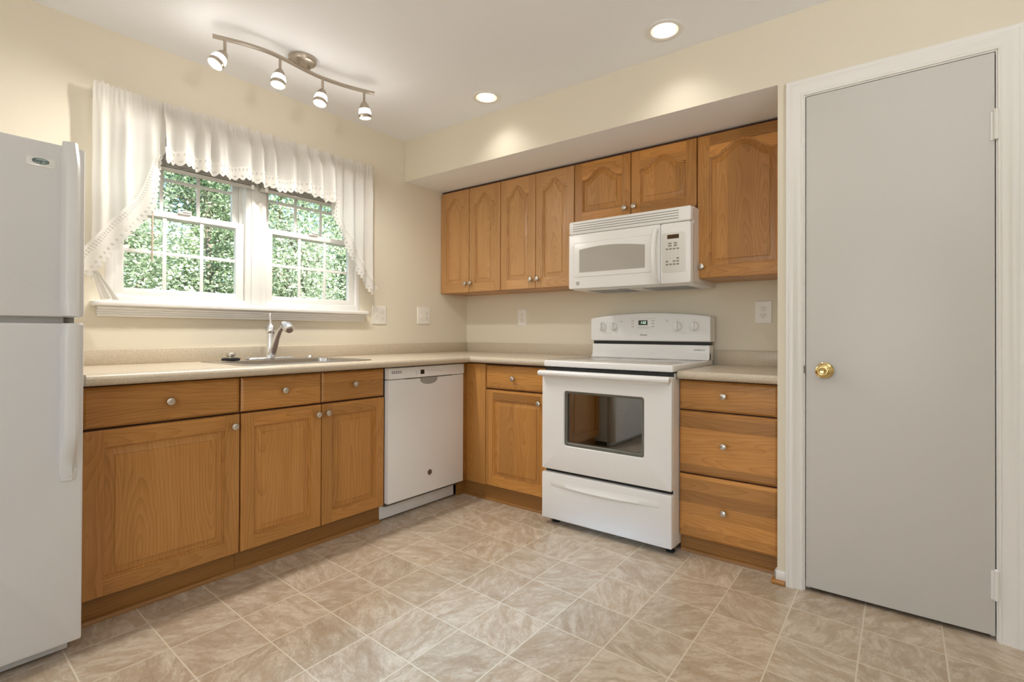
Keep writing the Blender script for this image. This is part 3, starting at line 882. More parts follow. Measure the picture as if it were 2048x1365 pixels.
# storage drawer with the scooped pull
PRF = FX(RF)
m = MB(); slab(m, PRF, RY1 - .002, RY0 + .002, .036, .291, .005, .038, .005)
sd = m.build('storage_drawer', APPL, rg)
m = MB(); n = 40; lp0, lp1, lp2, lp3 = [], [], [], []
ya, yb = -1.292, -1.925
for k in range(n + 1):
    t = k / n; y = ya + (yb - ya) * t; bow = math.sin(PI * t)
    zt = .258
    lp0.append((RF - .0002, y, zt)); lp1.append((RF - .0005 - .001 * bow, y, zt - .010 - .006 * bow))
    lp2.append((RF - .002 - .011 * bow ** .6, y, zt - .026 - .010 * bow)); lp3.append((RF - .0002, y, zt - .036 - .014 * bow))
m.loops([lp0, lp1, lp2, lp3], 0, False)
m.build('drawer_pull', APPL, sd, smooth=60, recalc=False)
# oven door
ow = (-1.380, -1.846, .452, .751)
m = MB(); ring_plate(m, PRF, (RY1 - .002, RY0 + .002, .311, .858), ow, .006, .014, .036, .005)
od = m.build('oven_door', APPL, rg)
m = MB(); ring_plate(m, FX(RF + .010), (ow[1], ow[0], ow[2], ow[3]), (ow[1] + .017, ow[0] - .014, ow[2] + .017, ow[3] - .012), .013, .010, .012, .001)
m.build('window_border', flat('oven_window_border', (0.14, 0.135, 0.11), 0.35), od)
m = MB(); m.box(RF + .0225, RF + .0255, ow[1] + .002, ow[0] - .002, ow[2] + .002, ow[3] - .002); m.build('window_glass', OVENGLASS, od, smooth=0)
m = MB()
# handle: full width bar with a rounded front
hz = .846
lps = []
for y in (RY0 + .004, RY0 - .004, RY0 - .02, RY1 + .02, RY1 + .004, RY1 - .004):
    e_ = .82 if y in (RY0 + .004, RY1 - .004) else 1.0
    lps.append([(RF - .030 - .018 * e_ * math.cos(t_), y, hz + .0165 * e_ * math.sin(t_)) for t_ in [2 * PI * q / 16 for q in range(16)]])
m.loops(lps, 0, True, True, True)
m.box(RF - .022, RF + .002, RY0 - .030, RY0 - .002, hz - .011, hz + .011, .004); m.box(RF - .022, RF + .002, RY1 + .002, RY1 + .030, hz - .011, hz + .011, .004)
m.box(RF - .014, RF + .002, RY1 + .01, RY0 - .01, hz - .030, hz - .006, .004)
m.build('oven_handle', APPL, od)
# cooktop
m = MB(); m.box(-.675, -.060, RY1 - .003, RY0 + .003, .880, .914, .008, seg=3); ck = m.build('cooktop', APPL, rg)
m = MB(); m.box(-.640, -.130, RY1 + .028, RY0 - .028, .9135, .9155, .001); m.build('glass_surface', flat('cooktop_glass_pale', (0.50, 0.47, 0.43), 0.08), ck)
for x, y, r in ((-.50, -1.42, .105), (-.50, -1.80, .085), (-.25, -1.42, .085), (-.25, -1.80, .105)):
    m = MB(); m.lathe([(r, 0), (r, .0004), (r - .004, .0004), (r - .004, 0)], (x, y, .9155), (0, 0, 1), 40, cap=False); m.build('burner_ring', LGREY, ck, smooth=0)
# backguard
bg0, bg1, BF = -1.224, -1.990, -.118
n = 32
def bgtop(t): return 1.166 + .028 * math.sin(PI * t) ** .8
m = MB(); front, back, fb, bb, fr = [], [], [], [], []
secs = []
for k in range(n + 1):
    t = k / n; y = bg0 + (bg1 - bg0) * t; zt = bgtop(t)
    secs.append([(BF + .006, y, 1.020), (BF, y, 1.026), (BF, y, zt - .014), (BF + .004, y, zt - .004), (BF + .014, y, zt), (-.030, y, zt), (-.030, y, 1.020)])
m.loops(secs, 0, True, True, True)
bgp = m.build('control_panel', APPL, rg)
m = MB(); m.box(-.112, -.030, bg1 + .006, bg0 - .006, .913, 1.000, .004)
m.loops([[(-.112, y, .955), (-.113, y, .930), (-.132, y, .916), (-.09, y, .916), (-.09, y, .955)] for y in (bg0 - .006, bg1 + .006)], 0, True, True, True)
m.build('backguard', APPL, rg)
m = MB(); m.box(-.104, -.04, bg1 + .012, bg0 - .012, 1.000, 1.021); m.build('vent_slot', BLACK, rg, smooth=0)
# knobs
KR = None
for y in (-1.305, -1.387, -1.802, -1.900):
    root_o = None
    m = MB()
    m.lathe([(.030, .0), (.030, .004), (.026, .007), (.0235, .016), (.021, .018), (0, .0182)], (0, 0, 0), (-1, 0, 0), 28)
    m.box(-.034, -.010, -.0065, .0065, -.0235, .0235, .004)
    if KR is None:
        o = m.build('burner_knob', APPL); KR = o.data; bpy.data.objects.remove(o)
    else: m.bm.free()
    o = bpy.data.objects.new('burner_knob', KR); C.objects.link(o); o.parent = bgp
    o.location = V((BF, y, 1.110)) - ORG[bgp]; ORG[o] = V((BF, y, 1.110))
m = MB(); q = BF - .0006
m.box(q, BF + .002, -1.6135, -1.5545, 1.118, 1.147); m.build('clock_display', DISPLAY, bgp, smooth=0)
text_part('clock_digits', '1:52', .021, (q - .0003, -1.586, 1.1325), XR, YR, GREENLED, bgp, shear=.2)
def mark(y0, y1, z0, z1):
    m = MB(); m.box(q + .0003, BF + .001, y1, y0, z0, z1); m.build('printed_mark', LGREY, bgp, smooth=0)
mark(-1.500, -1.668, 1.1565, 1.158)
for z in (1.105, 1.098): mark(-1.545, -1.628, z, z + .0022)
for y in (-1.517, -1.648):
    for z in (1.140, 1.124, 1.106): mark(y + .009, y - .009, z, z + .006)
for y in (-1.440, -1.738):
    mark(y + .018, y - .018, 1.1490, 1.1500)
for y in (-1.345, -1.851): mark(y + .028, y - .028, 1.070, 1.0712)
for y in (-1.305, -1.387, -1.802, -1.900):
    mark(y + .004, y - .004, 1.1465, 1.1485); mark(y - .030, y - .038, 1.136, 1.138)
for y in (-1.440, -1.738):
    m = MB(); m.lathe([(.003, 0), (.003, .001)], (BF, y, 1.141), (-1, 0, 0), 10); m.build('indicator_lamp', INK, bgp)
text_part('maker_lettering', 'Amana', .0155, (q, -1.586, 1.058), XR, YR, INK, bgp, shear=.35, squash=1.1)
text_part('slogan_lettering', 'AMERICA', .0135, (-.1125, -1.925, .972), XR, YR, INK, rg, shear=.25, squash=1.15)
for x, y in ((-.62, -1.285), (-.62, -1.955), (-.10, -1.285), (-.10, -1.955)):
    m = MB(); m.lathe([(.022, 0), (.022, .008), (.012, .012), (.012, .036)], (x, y, 0), (0, 0, 1), 16); m.build('levelling_foot', RUBBER, rg)

# ------------------------------------------------------------------ microwave
MF = -.420
MY0, MY1, MB0, MT = -1.238, -1.984, 1.333, 1.738
PM = FX(MF)
mo = thing('microwave', (-.2, -1.61, MB0), 'white over-the-range microwave mounted under the short wall cabinet', 'microwave')
m = MB(); m.box(MF + .042, -.002, MY1, MY0, MB0 + .006, MT); m.build('body', APPL, mo)
m = MB(); slab(m, PM, MY1, MY0, 1.659, MT, .012, .045, .010)
vg = m.build('vent_grille', APPL, mo)
m = MB()
for k in range(4):
    z = 1.676 + k * .0135
    m.box(MF - .0006, MF + .004, MY1 + .065, MY0 - .030, z, z + .0048, 0, 0)
m.build('vent_slots', MGREY, vg, smooth=0)
m = MB(); slab(m, PM, -1.815, MY0, MB0, 1.6575, .006, .045, .006); md = m.build('door', APPL, mo)
m = MB(); slab(m, PM, MY1, -1.8162, MB0, 1.6575, .006, .045, .010); mp = m.build('control_panel', APPL, mo)
# raised door surround with arched window
def archloop(a0, a1, z0, z1, rise, i, d, n=20):
    pts = [(a0 - i, z0 + i), (a1 + i, z0 + i)]
    for k in range(n + 1):
        t = k / n
        pts.append((a1 + i + (a0 - a1 - 2 * i) * t, z1 - i + rise * (math.sin(PI * (0.12 + .88 * (1 - t)))) - rise * .3))
    return [PM(a, z, d) for a, z in pts]
m = MB(); m.loops([[PM(a, z, d) for a, z in inset_rr(-1.772, -1.272, 1.402, 1.604, .016, i_)] for i_, d in ((0, .001), (0, -.0022), (.003, -.0034))], 0, True, False, True)
m.build('door_surround', APPL, md)
m = MB(); m.loops([[PM(a, z, d) for a, z in inset_rr(-1.772, -1.272, 1.402, 1.604, .016, i_)] for i_, d in ((-.0018, -.0002), (.0, -.0006))], 0, True)
m.build('surround_groove', LGREY, md)
m = MB(); m.loops([archloop(-1.314, -1.731, 1.428, 1.562, .022, 0, -.0036), archloop(-1.314, -1.731, 1.428, 1.562, .022, .003, -.0040)], 0, True, False, True)
m.build('window_screen', MWGLASS, md)
m = MB(); pts = []
for k in range(17):
    t = k / 16; pts.append((MF - .008 - .044 * math.sin(PI * t) ** .55, -1.797 - .004 * t, 1.630 - t * .288))
m.tube(pts, [.0125 + .003 * math.sin(PI * k / 16) for k in range(17)], 14)
m.build('door_handle', APPL, md)
m = MB(); m.loops([[PM(a, z, d) for a, z in inset_rr(-1.955, -1.826, 1.392, 1.604, .014, i_)] for i_, d in ((0, .001), (0, -.0015), (.002, -.0022))], 0, True, False, True)
m.build('keypad_plate', flat('keypad_plate_grey', (0.70, 0.68, 0.64), 0.3), mp)
q = MF - .0026
m = MB(); m.box(q, MF, -1.921, -1.857, 1.571, 1.593); m.build('display', DISPLAYB, mp, smooth=0)
def key(c_, z, w=.0062, h=.0042, name='key', mat=None):
    m = MB(); m.box(q, MF, c_ - w, c_ + w, z - h, z + h); m.build(name, mat or KEYS, mp, smooth=0)
for c_ in (-1.872, -1.902):
    for z in (1.547, 1.534): key(c_, z, .0095)
for r_, z in enumerate((1.517, 1.451)):
    for k in range(4):
        if r_ == 1 and k == 1: continue
        key(-1.856 - k * .0195, z, .0072)
for k in range(4): key(-1.856 - k * .0195, 1.435, .0072)
for z in (1.466,): key(-1.9145, z, .0072)
for r_, z in enumerate((1.500, 1.485, 1.469)):
    for k in range(3): key(-1.856 - k * .0185, z, .0016, .0022, 'key_digit', LGREY)
for z in (1.500, 1.484): key(-1.9145, z, .0055, .0012, 'key_digit', LGREY)
m = MB(); m.lathe([(.0125, -.0005), (.0125, .0016), (.0102, .0022), (.0102, .0010), (0, .0010)], (MF, -1.302, 1.366), (-1, 0, 0), 28); lg = m.build('round_emblem', STEEL, md)
text_part('emblem_monogram', 'GE', .0125, (MF - .0013, -1.302, 1.366), XR, YR, INK, lg, shear=.2, squash=.8)
# underside: plate with two grease filters and a lamp lens
m = MB(); m.box(MF + .050, -.004, MY1 + .006, MY0 - .006, MB0 - .004, MB0 + .007, .002); us = m.build('underside_plate', APPL, mo)
for y0, y1 in ((-1.30, -1.56), (-1.66, -1.92)):
    m = MB(); m.box(-.30, -.10, y1, y0, MB0 - .006, MB0 - .0035)
    for k in range(16): m.box(-.295 + k * .0122, -.2895 + k * .0122, y1 + .005, y0 - .005, MB0 - .0072, MB0 - .0055)
    m.build('grease_filter', STEELB, us, smooth=0)
m = MB(); m.box(-.365, -.325, -1.69, -1.53, MB0 - .0075, MB0 - .0035, .002); m.build('lamp_lens', CLEARP, us)

# ------------------------------------------------------------------ refrigerator
fr = thing('refrigerator', (-2.98, -.38, 0), 'white top-freezer refrigerator standing at the end of the counter', 'refrigerator')
fx0, fx1, FF = -3.36, -2.588, -.705
PF = FY(FF)
m = MB(); m.box(fx0 + .006, fx1 - .006, -.615, -.03, .045, 1.668, .006); m.build('cabinet_body', FRIDGE, fr)
m = MB(); m.box(fx0 + .02, fx1 - .024, -.640, -.60, .006, .046, .003)
for k in range(5): m.box(fx0 + .05, fx1 - .05, -.6425, -.63, .012 + k * .006, .014 + k * .006)
m.build('toe_grille', FRIDGE, fr)
def fdoor(name, z0, z1):
    m = MB(); lps = []
    for i_, d in ((.004, .078), (0, .070), (0, .012), (.003, .003), (.009, 0)):
        lps.append([PF(a, z, d) for a, z in inset_rr(fx0, fx1, z0, z1, .007, i_)])
    m.loops(lps, 0, True, True, True)
    return m.build(name, FRIDGE, fr)
fd1 = fdoor('freezer_door', 1.114, 1.674); fd2 = fdoor('fridge_door', .049, 1.096)
def fhandle(z0, z1, parent, foot):
    """long moulded grip along the door's opening edge"""
    m = MB(); secs = []
    hx0, hx1 = -2.652, -2.608
    n = 14
    for k in range(n + 1):
        t = k / n; z = z0 + (z1 - z0) * t
        dd_ = .048 if not foot else (.010 + .038 * min(1.0, max(0.0, (t - .10) / .16)))
        if not foot: dd_ = .012 + .036 * min(1.0, (1 - t) * 6 + .15) if t > .8 else .048
        e_ = 0.0 if 0 < k < n else .004
        w = hx1 - hx0
        secs.append([(hx0 + e_, FF + .004, z), (hx0 + e_, FF - dd_ * .6, z), (hx0 + .006 + e_, FF - dd_ + .004, z), (hx0 + .014, FF - dd_, z), (hx1 - .012, FF - dd_, z),
                     (hx1 - .004, FF - dd_ + .006, z), (hx1 - e_, FF - dd_ * .5, z), (hx1 - .006, FF + .004, z)])
    m.loops(secs, 0, True, True, True)
    h = m.build('handle', FRIDGE, parent)
    return h
fhandle(1.118, 1.684, fd1, False)
h2 = fhandle(.584, 1.094, fd2, True)
# screw cap at the foot of the lower grip
m = MB(); m.lathe([(.0135, 0), (.0135, .0016), (.0115, .0022), (0, .0022)], (-2.632, FF - .0099, .606), (0, -1, 0), 24); m.build('screw_cap', FRIDGE, fd2)
m = MB(); m.loops([[PF(a, z, d) for a, z in inset_rr(-2.734, -2.664, 1.588, 1.618, .008, i_)] for i_, d in ((0, .001), (0, -.0012), (.002, -.0018))], 0, True, False, True); bd = m.build('badge_plate', CLEARP, fd1)
m = MB()
el = lambda s_, d: [(-2.701 + .0205 * s_ * math.cos(t), FF + d, 1.6055 + .0095 * s_ * math.sin(t)) for t in [2 * PI * k / 32 for k in range(32)]]
m.loops([el(1, -.001), el(1, -.003)], 1, True); m.loops([el(1, -.003), el(.88, -.0034)], 1, True); m.loops([el(.88, -.0034), el(.86, -.0030)], 0, True, False, True)
ov = m.build('badge_oval', [BADGE, BADGEINK], bd)
text_part('badge_lettering', 'Roper', .0135, (-2.701, FF - .0034, 1.6055), XL, YR, BADGEINK, bd, off=.0006)
m = MB(); m.box(fx1 - .10, fx1 - .03, -.66, -.62, 1.099, 1.111, .002); m.lathe([(.004, 0), (.004, .004), (0, .005)], (-2.690, FF + .03, 1.105), (0, -1, 0), 10); m.build('centre_hinge', MGREY, fr)
m = MB(); m.box(fx0 + .012, fx1 - .012, -.632, -.61, 1.09, 1.12); m.box(fx0 + .012, fx1 - .05, FF + .02, -.61, 1.096, 1.114); m.build('door_gasket', MGREY, fr, smooth=0)

# ------------------------------------------------------------------ pantry door
dr = thing('door_1', (SOF_X, (DY0 + DY1) / 2, 0), 'plain white flush pantry door with a brass knob', 'door', kind='structure')
m = MB(); m.box(SOF_X - .004, SOF_X + .031, DY1 + .002, DY0 - .003, .018, DZ - .003, .002); sl = m.build('door_slab', DOORW, dr)
# moulded casing
prof = [(.0, .0), (.0, .010), (.006, .012), (.010, .009), (.016, .011), (.030, .013), (.036, .017), (.044, .019), (.052, .017), (.058, .020), (.064, .020), (.066, .016), (.066, .0)]
m = MB()
ca0, ca1, ctz = DY0 + .006, DY1 - .006, DZ + .005
path = [((ca0, 0.0), (1, 0)), ((ca0, ctz), (1, 1)), ((ca1, ctz), (-1, 1)), ((ca1, 0.0), (-1, 0))]
m.loops([[(SOF_X - d_, p_[0] + q_[0] * o_, p_[1] + q_[1] * o_) for o_, d_ in prof] for p_, q_ in path], 0, True, True, True)
m.build('casing', TRIM, dr)
m = MB()
m.box(SOF_X - .002, SOF_X + .115, DY0, DY0 + .012, 0, DZ + .012); m.box(SOF_X - .002, SOF_X + .115, DY1 - .012, DY1 - .001, 0, DZ + .012); m.box(SOF_X - .002, SOF_X + .115, DY1 - .001, DY0, DZ, DZ + .012)
m.box(SOF_X + .033, SOF_X + .045, DY0 - .012, DY0, 0, DZ); m.box(SOF_X + .033, SOF_X + .045, DY1, DY1 + .012, 0, DZ); m.box(SOF_X + .033, SOF_X + .045, DY1, DY0, DZ - .012, DZ)
m.build('jamb', TRIM, dr, smooth=0)
kn = V((SOF_X - .004, -2.617, .919))
m = MB(); m.lathe([(.033, 0), (.033, .003), (.029, .007), (.018, .010), (.0125, .014), (.0125, .028), (.019, .032), (.0265, .040), (.0285, .050), (.0265, .058), (.020, .063), (.016, .0632), (.013, .0612), (0, .061)], kn, (-1, 0, 0), 32)
m.build('door_knob', BRASS, sl)
m = MB(); m.box(SOF_X - .006, SOF_X + .02, DY0 - .0028, DY0 + .004, .905, .935); m.build('latch_plate', BRONZE, dr, smooth=0)
for zc in (1.800, .195):
    m = MB(); m.cyl((SOF_X - .012, DY1 - .001, zc - .050), (SOF_X - .012, DY1 - .001, zc + .050), .0075, n=14)
    for k in range(1, 5): m.cyl((SOF_X - .012, DY1 - .001, zc - .05 + k * .02 - .001), (SOF_X - .012, DY1 - .001, zc - .05 + k * .02 + .001), .0066, n=14)
    m.lathe([(.0085, 0), (.0085, .004), (.004, .008)], (SOF_X - .012, DY1 - .001, zc + .050), (0, 0, 1), 12)
    m.box(SOF_X - .0075, SOF_X - .004, DY1 - .018, DY1 + .014, zc - .05, zc + .05)
    m.build('hinge', TRIM, dr)
# baseboard stub with wood shoe at the pantry corner
m = MB(); m.box(SOF_X - .012, SOF_X, DY0 + .072, PAN_Y + .010, .016, .055, .004, seg=2); m.box(SOF_X - .012, SOF_X + .03, PAN_Y, PAN_Y + .010, .016, .055, .004)
struct('baseboard_right', m, TRIM)
m = MB(); m.box(SOF_X - .026, SOF_X + .03, DY0 + .072, PAN_Y + .022, 0.0, .018, .006); struct('trim_6', m, OAK_HY)

# ------------------------------------------------------------------ wall plates
def receptacle(parent, P, a, z):
    m = MB()
    for s_ in (1, -1):
        zc = z + s_ * .0195
        lp = [(a + .0155 * math.copysign(min(abs(math.cos(t)) * 1.12, 1), math.cos(t)), zc + .0135 * math.sin(t)) for t in [2 * PI * k / 24 for k in range(24)]]
        m.loops([[P(x_, z_, d) for x_, z_ in lp] for d in (.002, -.0012)], 0, True, False, True)
    o = m.build('receptacle', PLATE, parent)
    m = MB()
    for s_ in (1, -1):
        zc = z + s_ * .0195
        lp = [(a + .0164 * math.copysign(min(abs(math.cos(t)) * 1.12, 1), math.cos(t)), zc + .0144 * math.sin(t)) for t in [2 * PI * k / 24 for k in range(24)]]
        li = [(a + (x_ - a) * .94, zc + (z_ - zc) * .94) for x_, z_ in lp]
        m.loops([[P(x_, z_, -.0006) for x_, z_ in lp], [P(x_, z_, -.0013) for x_, z_ in li]], 0, True)
        for da, hh in ((-.006, .0042), (.006, .0034)):
            m.loops([[P(a + da + qa, zc + .003 + qz, d) for qa, qz in ((-.001, -hh), (.001, -hh), (.001, hh), (-.001, hh))] for d in (0, -.0015)], 1, True, False, True)
        lp = [(a + .0022 * math.cos(t), zc - .0075 + .0024 * math.sin(t)) for t in [2 * PI * k / 10 for k in range(10)]]
        m.loops([[P(x_, z_, d) for x_, z_ in lp] for d in (0, -.0015)], 1, True, False, True)
    m.build('slots', [FEATURE, INK], o)
def plate(P, a0, a1, z0, z1, loc, label, cat, group=None):
    t = thing('outlet_plate' if cat == 'outlet' else 'switch_plate', loc, label, cat, group)
    m = MB(); lps = []
    for i_, d in ((0, 0.0), (0, -.003), (.002, -.0055), (.007, -.0065)):
        lps.append([P(a, z, d) for a, z in inset_rr(a0, a1, z0, z1, .004, i_)])
    m.loops(lps, 0, True, True, True)
    return t, m.build('face_plate', PLATE, t)
def toggle(parent, P, a, z, up_):
    m = MB(); m.loops([[P(a + x_, z + z_, d) for x_, z_ in ((-.005, -.012), (.005, -.012), (.005, .012), (-.005, .012))] for d in (.0, -.001)], 0, True, False, True)
    s_ = 1 if up_ else -1
    m.loops([[P(a - .0035, z - .004, 0), P(a + .0035, z - .004, 0), P(a + .0035, z + .004, 0), P(a - .0035, z + .004, 0)],
             [P(a - .003, z + s_ * .007 - .003, -.012), P(a + .003, z + s_ * .007 - .003, -.012), P(a + .003, z + s_ * .007 + .003, -.012), P(a - .003, z + s_ * .007 + .003, -.012)]], 0, True, False, True)
    m.build('toggle_switch', PLATE, parent)
    for dz_ in (.030, -.030):
        m = MB(); m.loops([[P(a + .0025 * math.cos(t), z + dz_ + .0025 * math.sin(t), d) for t in [2 * PI * k / 10 for k in range(10)]] for d in (0, -.001)], 0, True, False, True)
        m.build('screw', FEATURE, parent)
PW = FY(-.0)
t, p = plate(PW, -.922, -.806, 1.123, 1.248, (-.864, 0, 1.185), 'ivory double wall plate nearest the window, one toggle and one outlet', 'switch', 'double plates on the window wall')
toggle(p, FY(-.0064), -.893, 1.185, True); receptacle(p, FY(-.0064), -.836, 1.185)
t, p = plate(PW, -.525, -.400, 1.130, 1.255, (-.463, 0, 1.19), 'ivory double wall plate nearest the corner, toggle beside an outlet', 'switch', 'double plates on the window wall')
toggle(p, FY(-.0064), -.492, 1.192, False); receptacle(p, FY(-.0064), -.434, 1.192)
t, p = plate(FX(0), -.608, -.526, 1.118, 1.244, (0, -.567, 1.18), 'ivory single outlet plate on the wall between corner and range', 'outlet')
receptacle(p, FX(-.0064), -.567, 1.181)
t, p = plate(FX(0), -2.287, -2.199, 1.124, 1.250, (0, -2.243, 1.187), 'ivory single outlet plate right of the range above the short countertop', 'outlet')
receptacle(p, FX(-.0064), -2.243, 1.187)

# ------------------------------------------------------------------ curtains
def interp(x, tb):
    if x <= tb[0][0]: return tb[0][1]
    for (a, za), (b, zb) in zip(tb, tb[1:]):
        if x <= b: return za + (zb - za) * (x - a) / (b - a)
    return tb[-1][1]
ROD_Y, ROD_Z = -.062, 2.128
def pleat(x, seed):
    n1 = noise.noise(V((x * 5.0, seed, 0.3))); n2 = noise.noise(V((x * 11.0, seed, 5.3)))
    ph = x * 2 * PI / .085 + 4.2 * n1 + seed
    return math.sin(ph) + .40 * math.sin(ph * 2.1 + seed) * (0.5 + n1) + .35 * n2
def cloth(name, x0, x1, zb, seed, nx=150, nz=36, ztop=2.156, amp=.011, label='', loc=None):
    root = thing(name, (0.5 * (x0 + x1), ROD_Y, ztop), label, 'curtain', 'cafe curtain set on the window rod')
    m = MB(); rows = []
    for j in range(nz + 1):
        t = j / nz; row = []
        for i_ in range(nx + 1):
            s_ = i_ / nx; x = x0 + (x1 - x0) * s_
            b = zb(x); z = ztop + (b - ztop) * t
            # free folds below the pocket, tight gathers at the rod
            drop = ztop - z
            tight = math.exp(-((drop - .045) / .03) ** 2)
            a_ = amp * (.35 + .9 * min(1, drop / .2)) * (1 - .25 * tight)
            y = ROD_Y - .014 - (.030 * min(1, max(0, drop - .03) / .08) if amp > .015 else 0) - a_ * pleat(x, seed) - .004 * tight * math.sin(x * 2 * PI / .017 + 3 * noise.noise(V((x * 20, 1, seed))))
            y -= .010 * noise.noise(V((x * 5, z * 4, seed)))
            zz = z + (.006 * math.sin(x * 2 * PI / .021 + seed) * (1 if j == 0 else 0)) + (.004 * noise.noise(V((x * 30, 0, seed))) if j == 0 else 0)
            row.append((x + .004 * noise.noise(V((x * 9, z * 6, seed + 4))), y, zz))
        rows.append(row)
    m.loops(rows, 0, False)
    o = m.build('fabric', CLOTH, root, smooth=180, recalc=False)
    return root, o, rows
def smooth_path(tb, n):
    pts = [V((x, 0, z)) for x, z in tb]
    for _ in range(3):      # corner cutting
        q_ = [pts[0]]
        for a, b in zip(pts, pts[1:]): q_ += [a * .75 + b * .25, a * .25 + b * .75]
        pts = q_ + [pts[-1]]
    ds = [0]
    for a, b in zip(pts, pts[1:]): ds.append(ds[-1] + (b - a).length)
    out = []; j = 0
    for k in range(n + 1):
        L = ds[-1] * k / n
        while j < len(ds) - 2 and ds[j + 1] < L: j += 1
        out.append(pts[j].lerp(pts[j + 1], (L - ds[j]) / max(1e-9, ds[j + 1] - ds[j])))
    return out, ds[-1]
def lace(root, tb, width, seed, side, amp=.010, n=120, yoff=-.024):
    """lace band whose scalloped outer edge follows the path tb; UV u in metres along, v 0..1 across (1 = outer edge)"""
    pts, tot = smooth_path(tb, n)
    bm = bmesh.new(); uvl = bm.loops.layers.uv.new('UVMap'); cols = []
    for k, p in enumerate(pts):
        t = (pts[min(k + 5, n)] - pts[max(k - 5, 0)]).normalized()
        nrm = V((t.z, 0, -t.x)) * side
        w = width[0] + (width[1] - width[0]) * min(1, 2.2 * k / n)
        col = []
        for v_ in (0, .25, .5, .75, 1.0):
            q_ = p + nrm * (v_ - 1.0) * w
            q_.y = ROD_Y + yoff - amp * pleat(q_.x, seed)
            col.append((bm.verts.new(q_ - ORG[root]), (tot * k / n, v_)))
        cols.append(col)
    for a, b in zip(cols, cols[1:]):
        for k in range(4):
            f_ = bm.faces.new([a[k][0], b[k][0], b[k + 1][0], a[k + 1][0]])
            for lp, (vv, uv) in zip(f_.loops, (a[k], b[k], b[k + 1], a[k + 1])): lp[uvl].uv = uv
    me = bpy.data.meshes.new('lace_trim'); bm.to_mesh(me); bm.free(); me.materials.append(LACE); me.shade_smooth()
    o = bpy.data.objects.new('lace_trim', me); C.objects.link(o); o.parent = root; ORG[o] = ORG[root]
TL = [(-2.425, 1.265), (-2.404, 1.318), (-2.384, 1.365), (-2.338, 1.428), (-2.289, 1.503), (-2.226, 1.578), (-2.192, 1.640), (-2.180, 1.74), (-2.170, 1.86), (-2.150, 1.90)]
r_, o_, rows = cloth('curtain_swag', -2.425, -2.150, lambda x: interp(x, TL) + .022, 1.7, 60, 40, label='white cotton side curtain falling in a diagonal swag next to the refrigerator')
lace(r_, [(-2.162, 1.90), (-2.172, 1.80), (-2.180, 1.70), (-2.196, 1.625), (-2.232, 1.570), (-2.289, 1.500), (-2.338, 1.425), (-2.384, 1.362), (-2.425, 1.300)], (.030, .095), 1.7, -1)
# gathered tail resting on the sill
m = MB(); rr_ = []
for j in range(9):
    t = j / 8
    rr_.append([(-2.418 + .052 * t + (.012 + .022 * t) * (q_ / 8 - .5) * 2 + .006, ROD_Y - .018 - .006 * math.sin(q_ * 1.9) , 1.330 - .118 * t - .010 * abs(q_ / 8 - .5)) for q_ in range(9)])
m.loops(rr_, 0, False); m.build('tail', CLOTH, r_, smooth=180, recalc=False)
TR = [(-1.268, 1.80), (-1.262, 1.755), (-1.236, 1.70), (-1.207, 1.648), (-1.152, 1.528), (-1.086, 1.425), (-1.030, 1.345), (-.998, 1.325), (-.985, 1.36), (-.966, 1.60)]
r_, o_, rows = cloth('curtain_swag', -1.268, -.966, lambda x: interp(x, TR) + .030, 4.1, 60, 40, label='white cotton side curtain falling in a diagonal swag next to the switch plate')
lace(r_, [(-1.245, 1.90), (-1.262, 1.83), (-1.264, 1.765), (-1.240, 1.710), (-1.207, 1.650), (-1.152, 1.530), (-1.086, 1.430), (-1.014, 1.331), (-.995, 1.310)], (.035, .075), 4.1, 1)
def VB(x): return 1.868 + .008 * math.sin(x * 2 * PI / .31) + .008 * noise.noise(V((x * 8, 0, 0)))
r_, o_, rows = cloth('curtain_valance', -2.165, -1.252, VB, 2.9, 190, 26, amp=.019, label='white gathered cotton valance with lace hem across the top of the window')
lace(r_, [(-2.165 + .913 * k / 40, VB(-2.165 + .913 * k / 40) - .014) for k in range(41)], (.070, .070), 2.9, 1, amp=.0235, n=220, yoff=-.050)
rod = thing('curtain_rod', (-1.69, ROD_Y, ROD_Z), 'thin white curtain rod threaded through the top of the valance', 'curtain rod')
m = MB(); m.box(-2.404, -.986, ROD_Y - .004, ROD_Y + .004, ROD_Z - .011, ROD_Z + .011, .003); m.build('rod', TRIM, rod)
for x in (-2.404, -.986):
    m = MB(); m.box(x - .002, x + .002, ROD_Y, 0.0, ROD_Z - .011, ROD_Z + .011); m.box(x - .008, x + .008, -.003, 0, ROD_Z - .02, ROD_Z + .02); m.build('bracket', TRIM, rod)

# ------------------------------------------------------------------ track light
RZ = 2.375
rail_pts = [(-2.095, -.437), (-2.045, -.458), (-1.974, -.486), (-1.890, -.504), (-1.817, -.503), (-1.740, -.493), (-1.665, -.483), (-1.588, -.481), (-1.473, -.499), (-1.363, -.535), (-1.324, -.553)]
tl = thing('track_light', (-1.70, -.48, CEIL_Z), 'brushed nickel wave track light with four glass spot heads on the ceiling', 'ceiling light')
def catmull(pts, n=6):
    out = []; P_ = [V((*p, RZ)) for p in pts]
    for i_ in range(len(P_) - 1):
        p0, p1, p2, p3 = P_[max(i_ - 1, 0)], P_[i_], P_[i_ + 1], P_[min(i_ + 2, len(P_) - 1)]
        for k in range(n):
            t = k / n
            out.append(.5 * ((2 * p1) + (p2 - p0) * t + (2 * p0 - 5 * p1 + 4 * p2 - p3) * t * t + (3 * p1 - p0 - 3 * p2 + p3) * t ** 3))
    out.append(P_[-1]); return out
rc = catmull(rail_pts)
m = MB(); secs = []
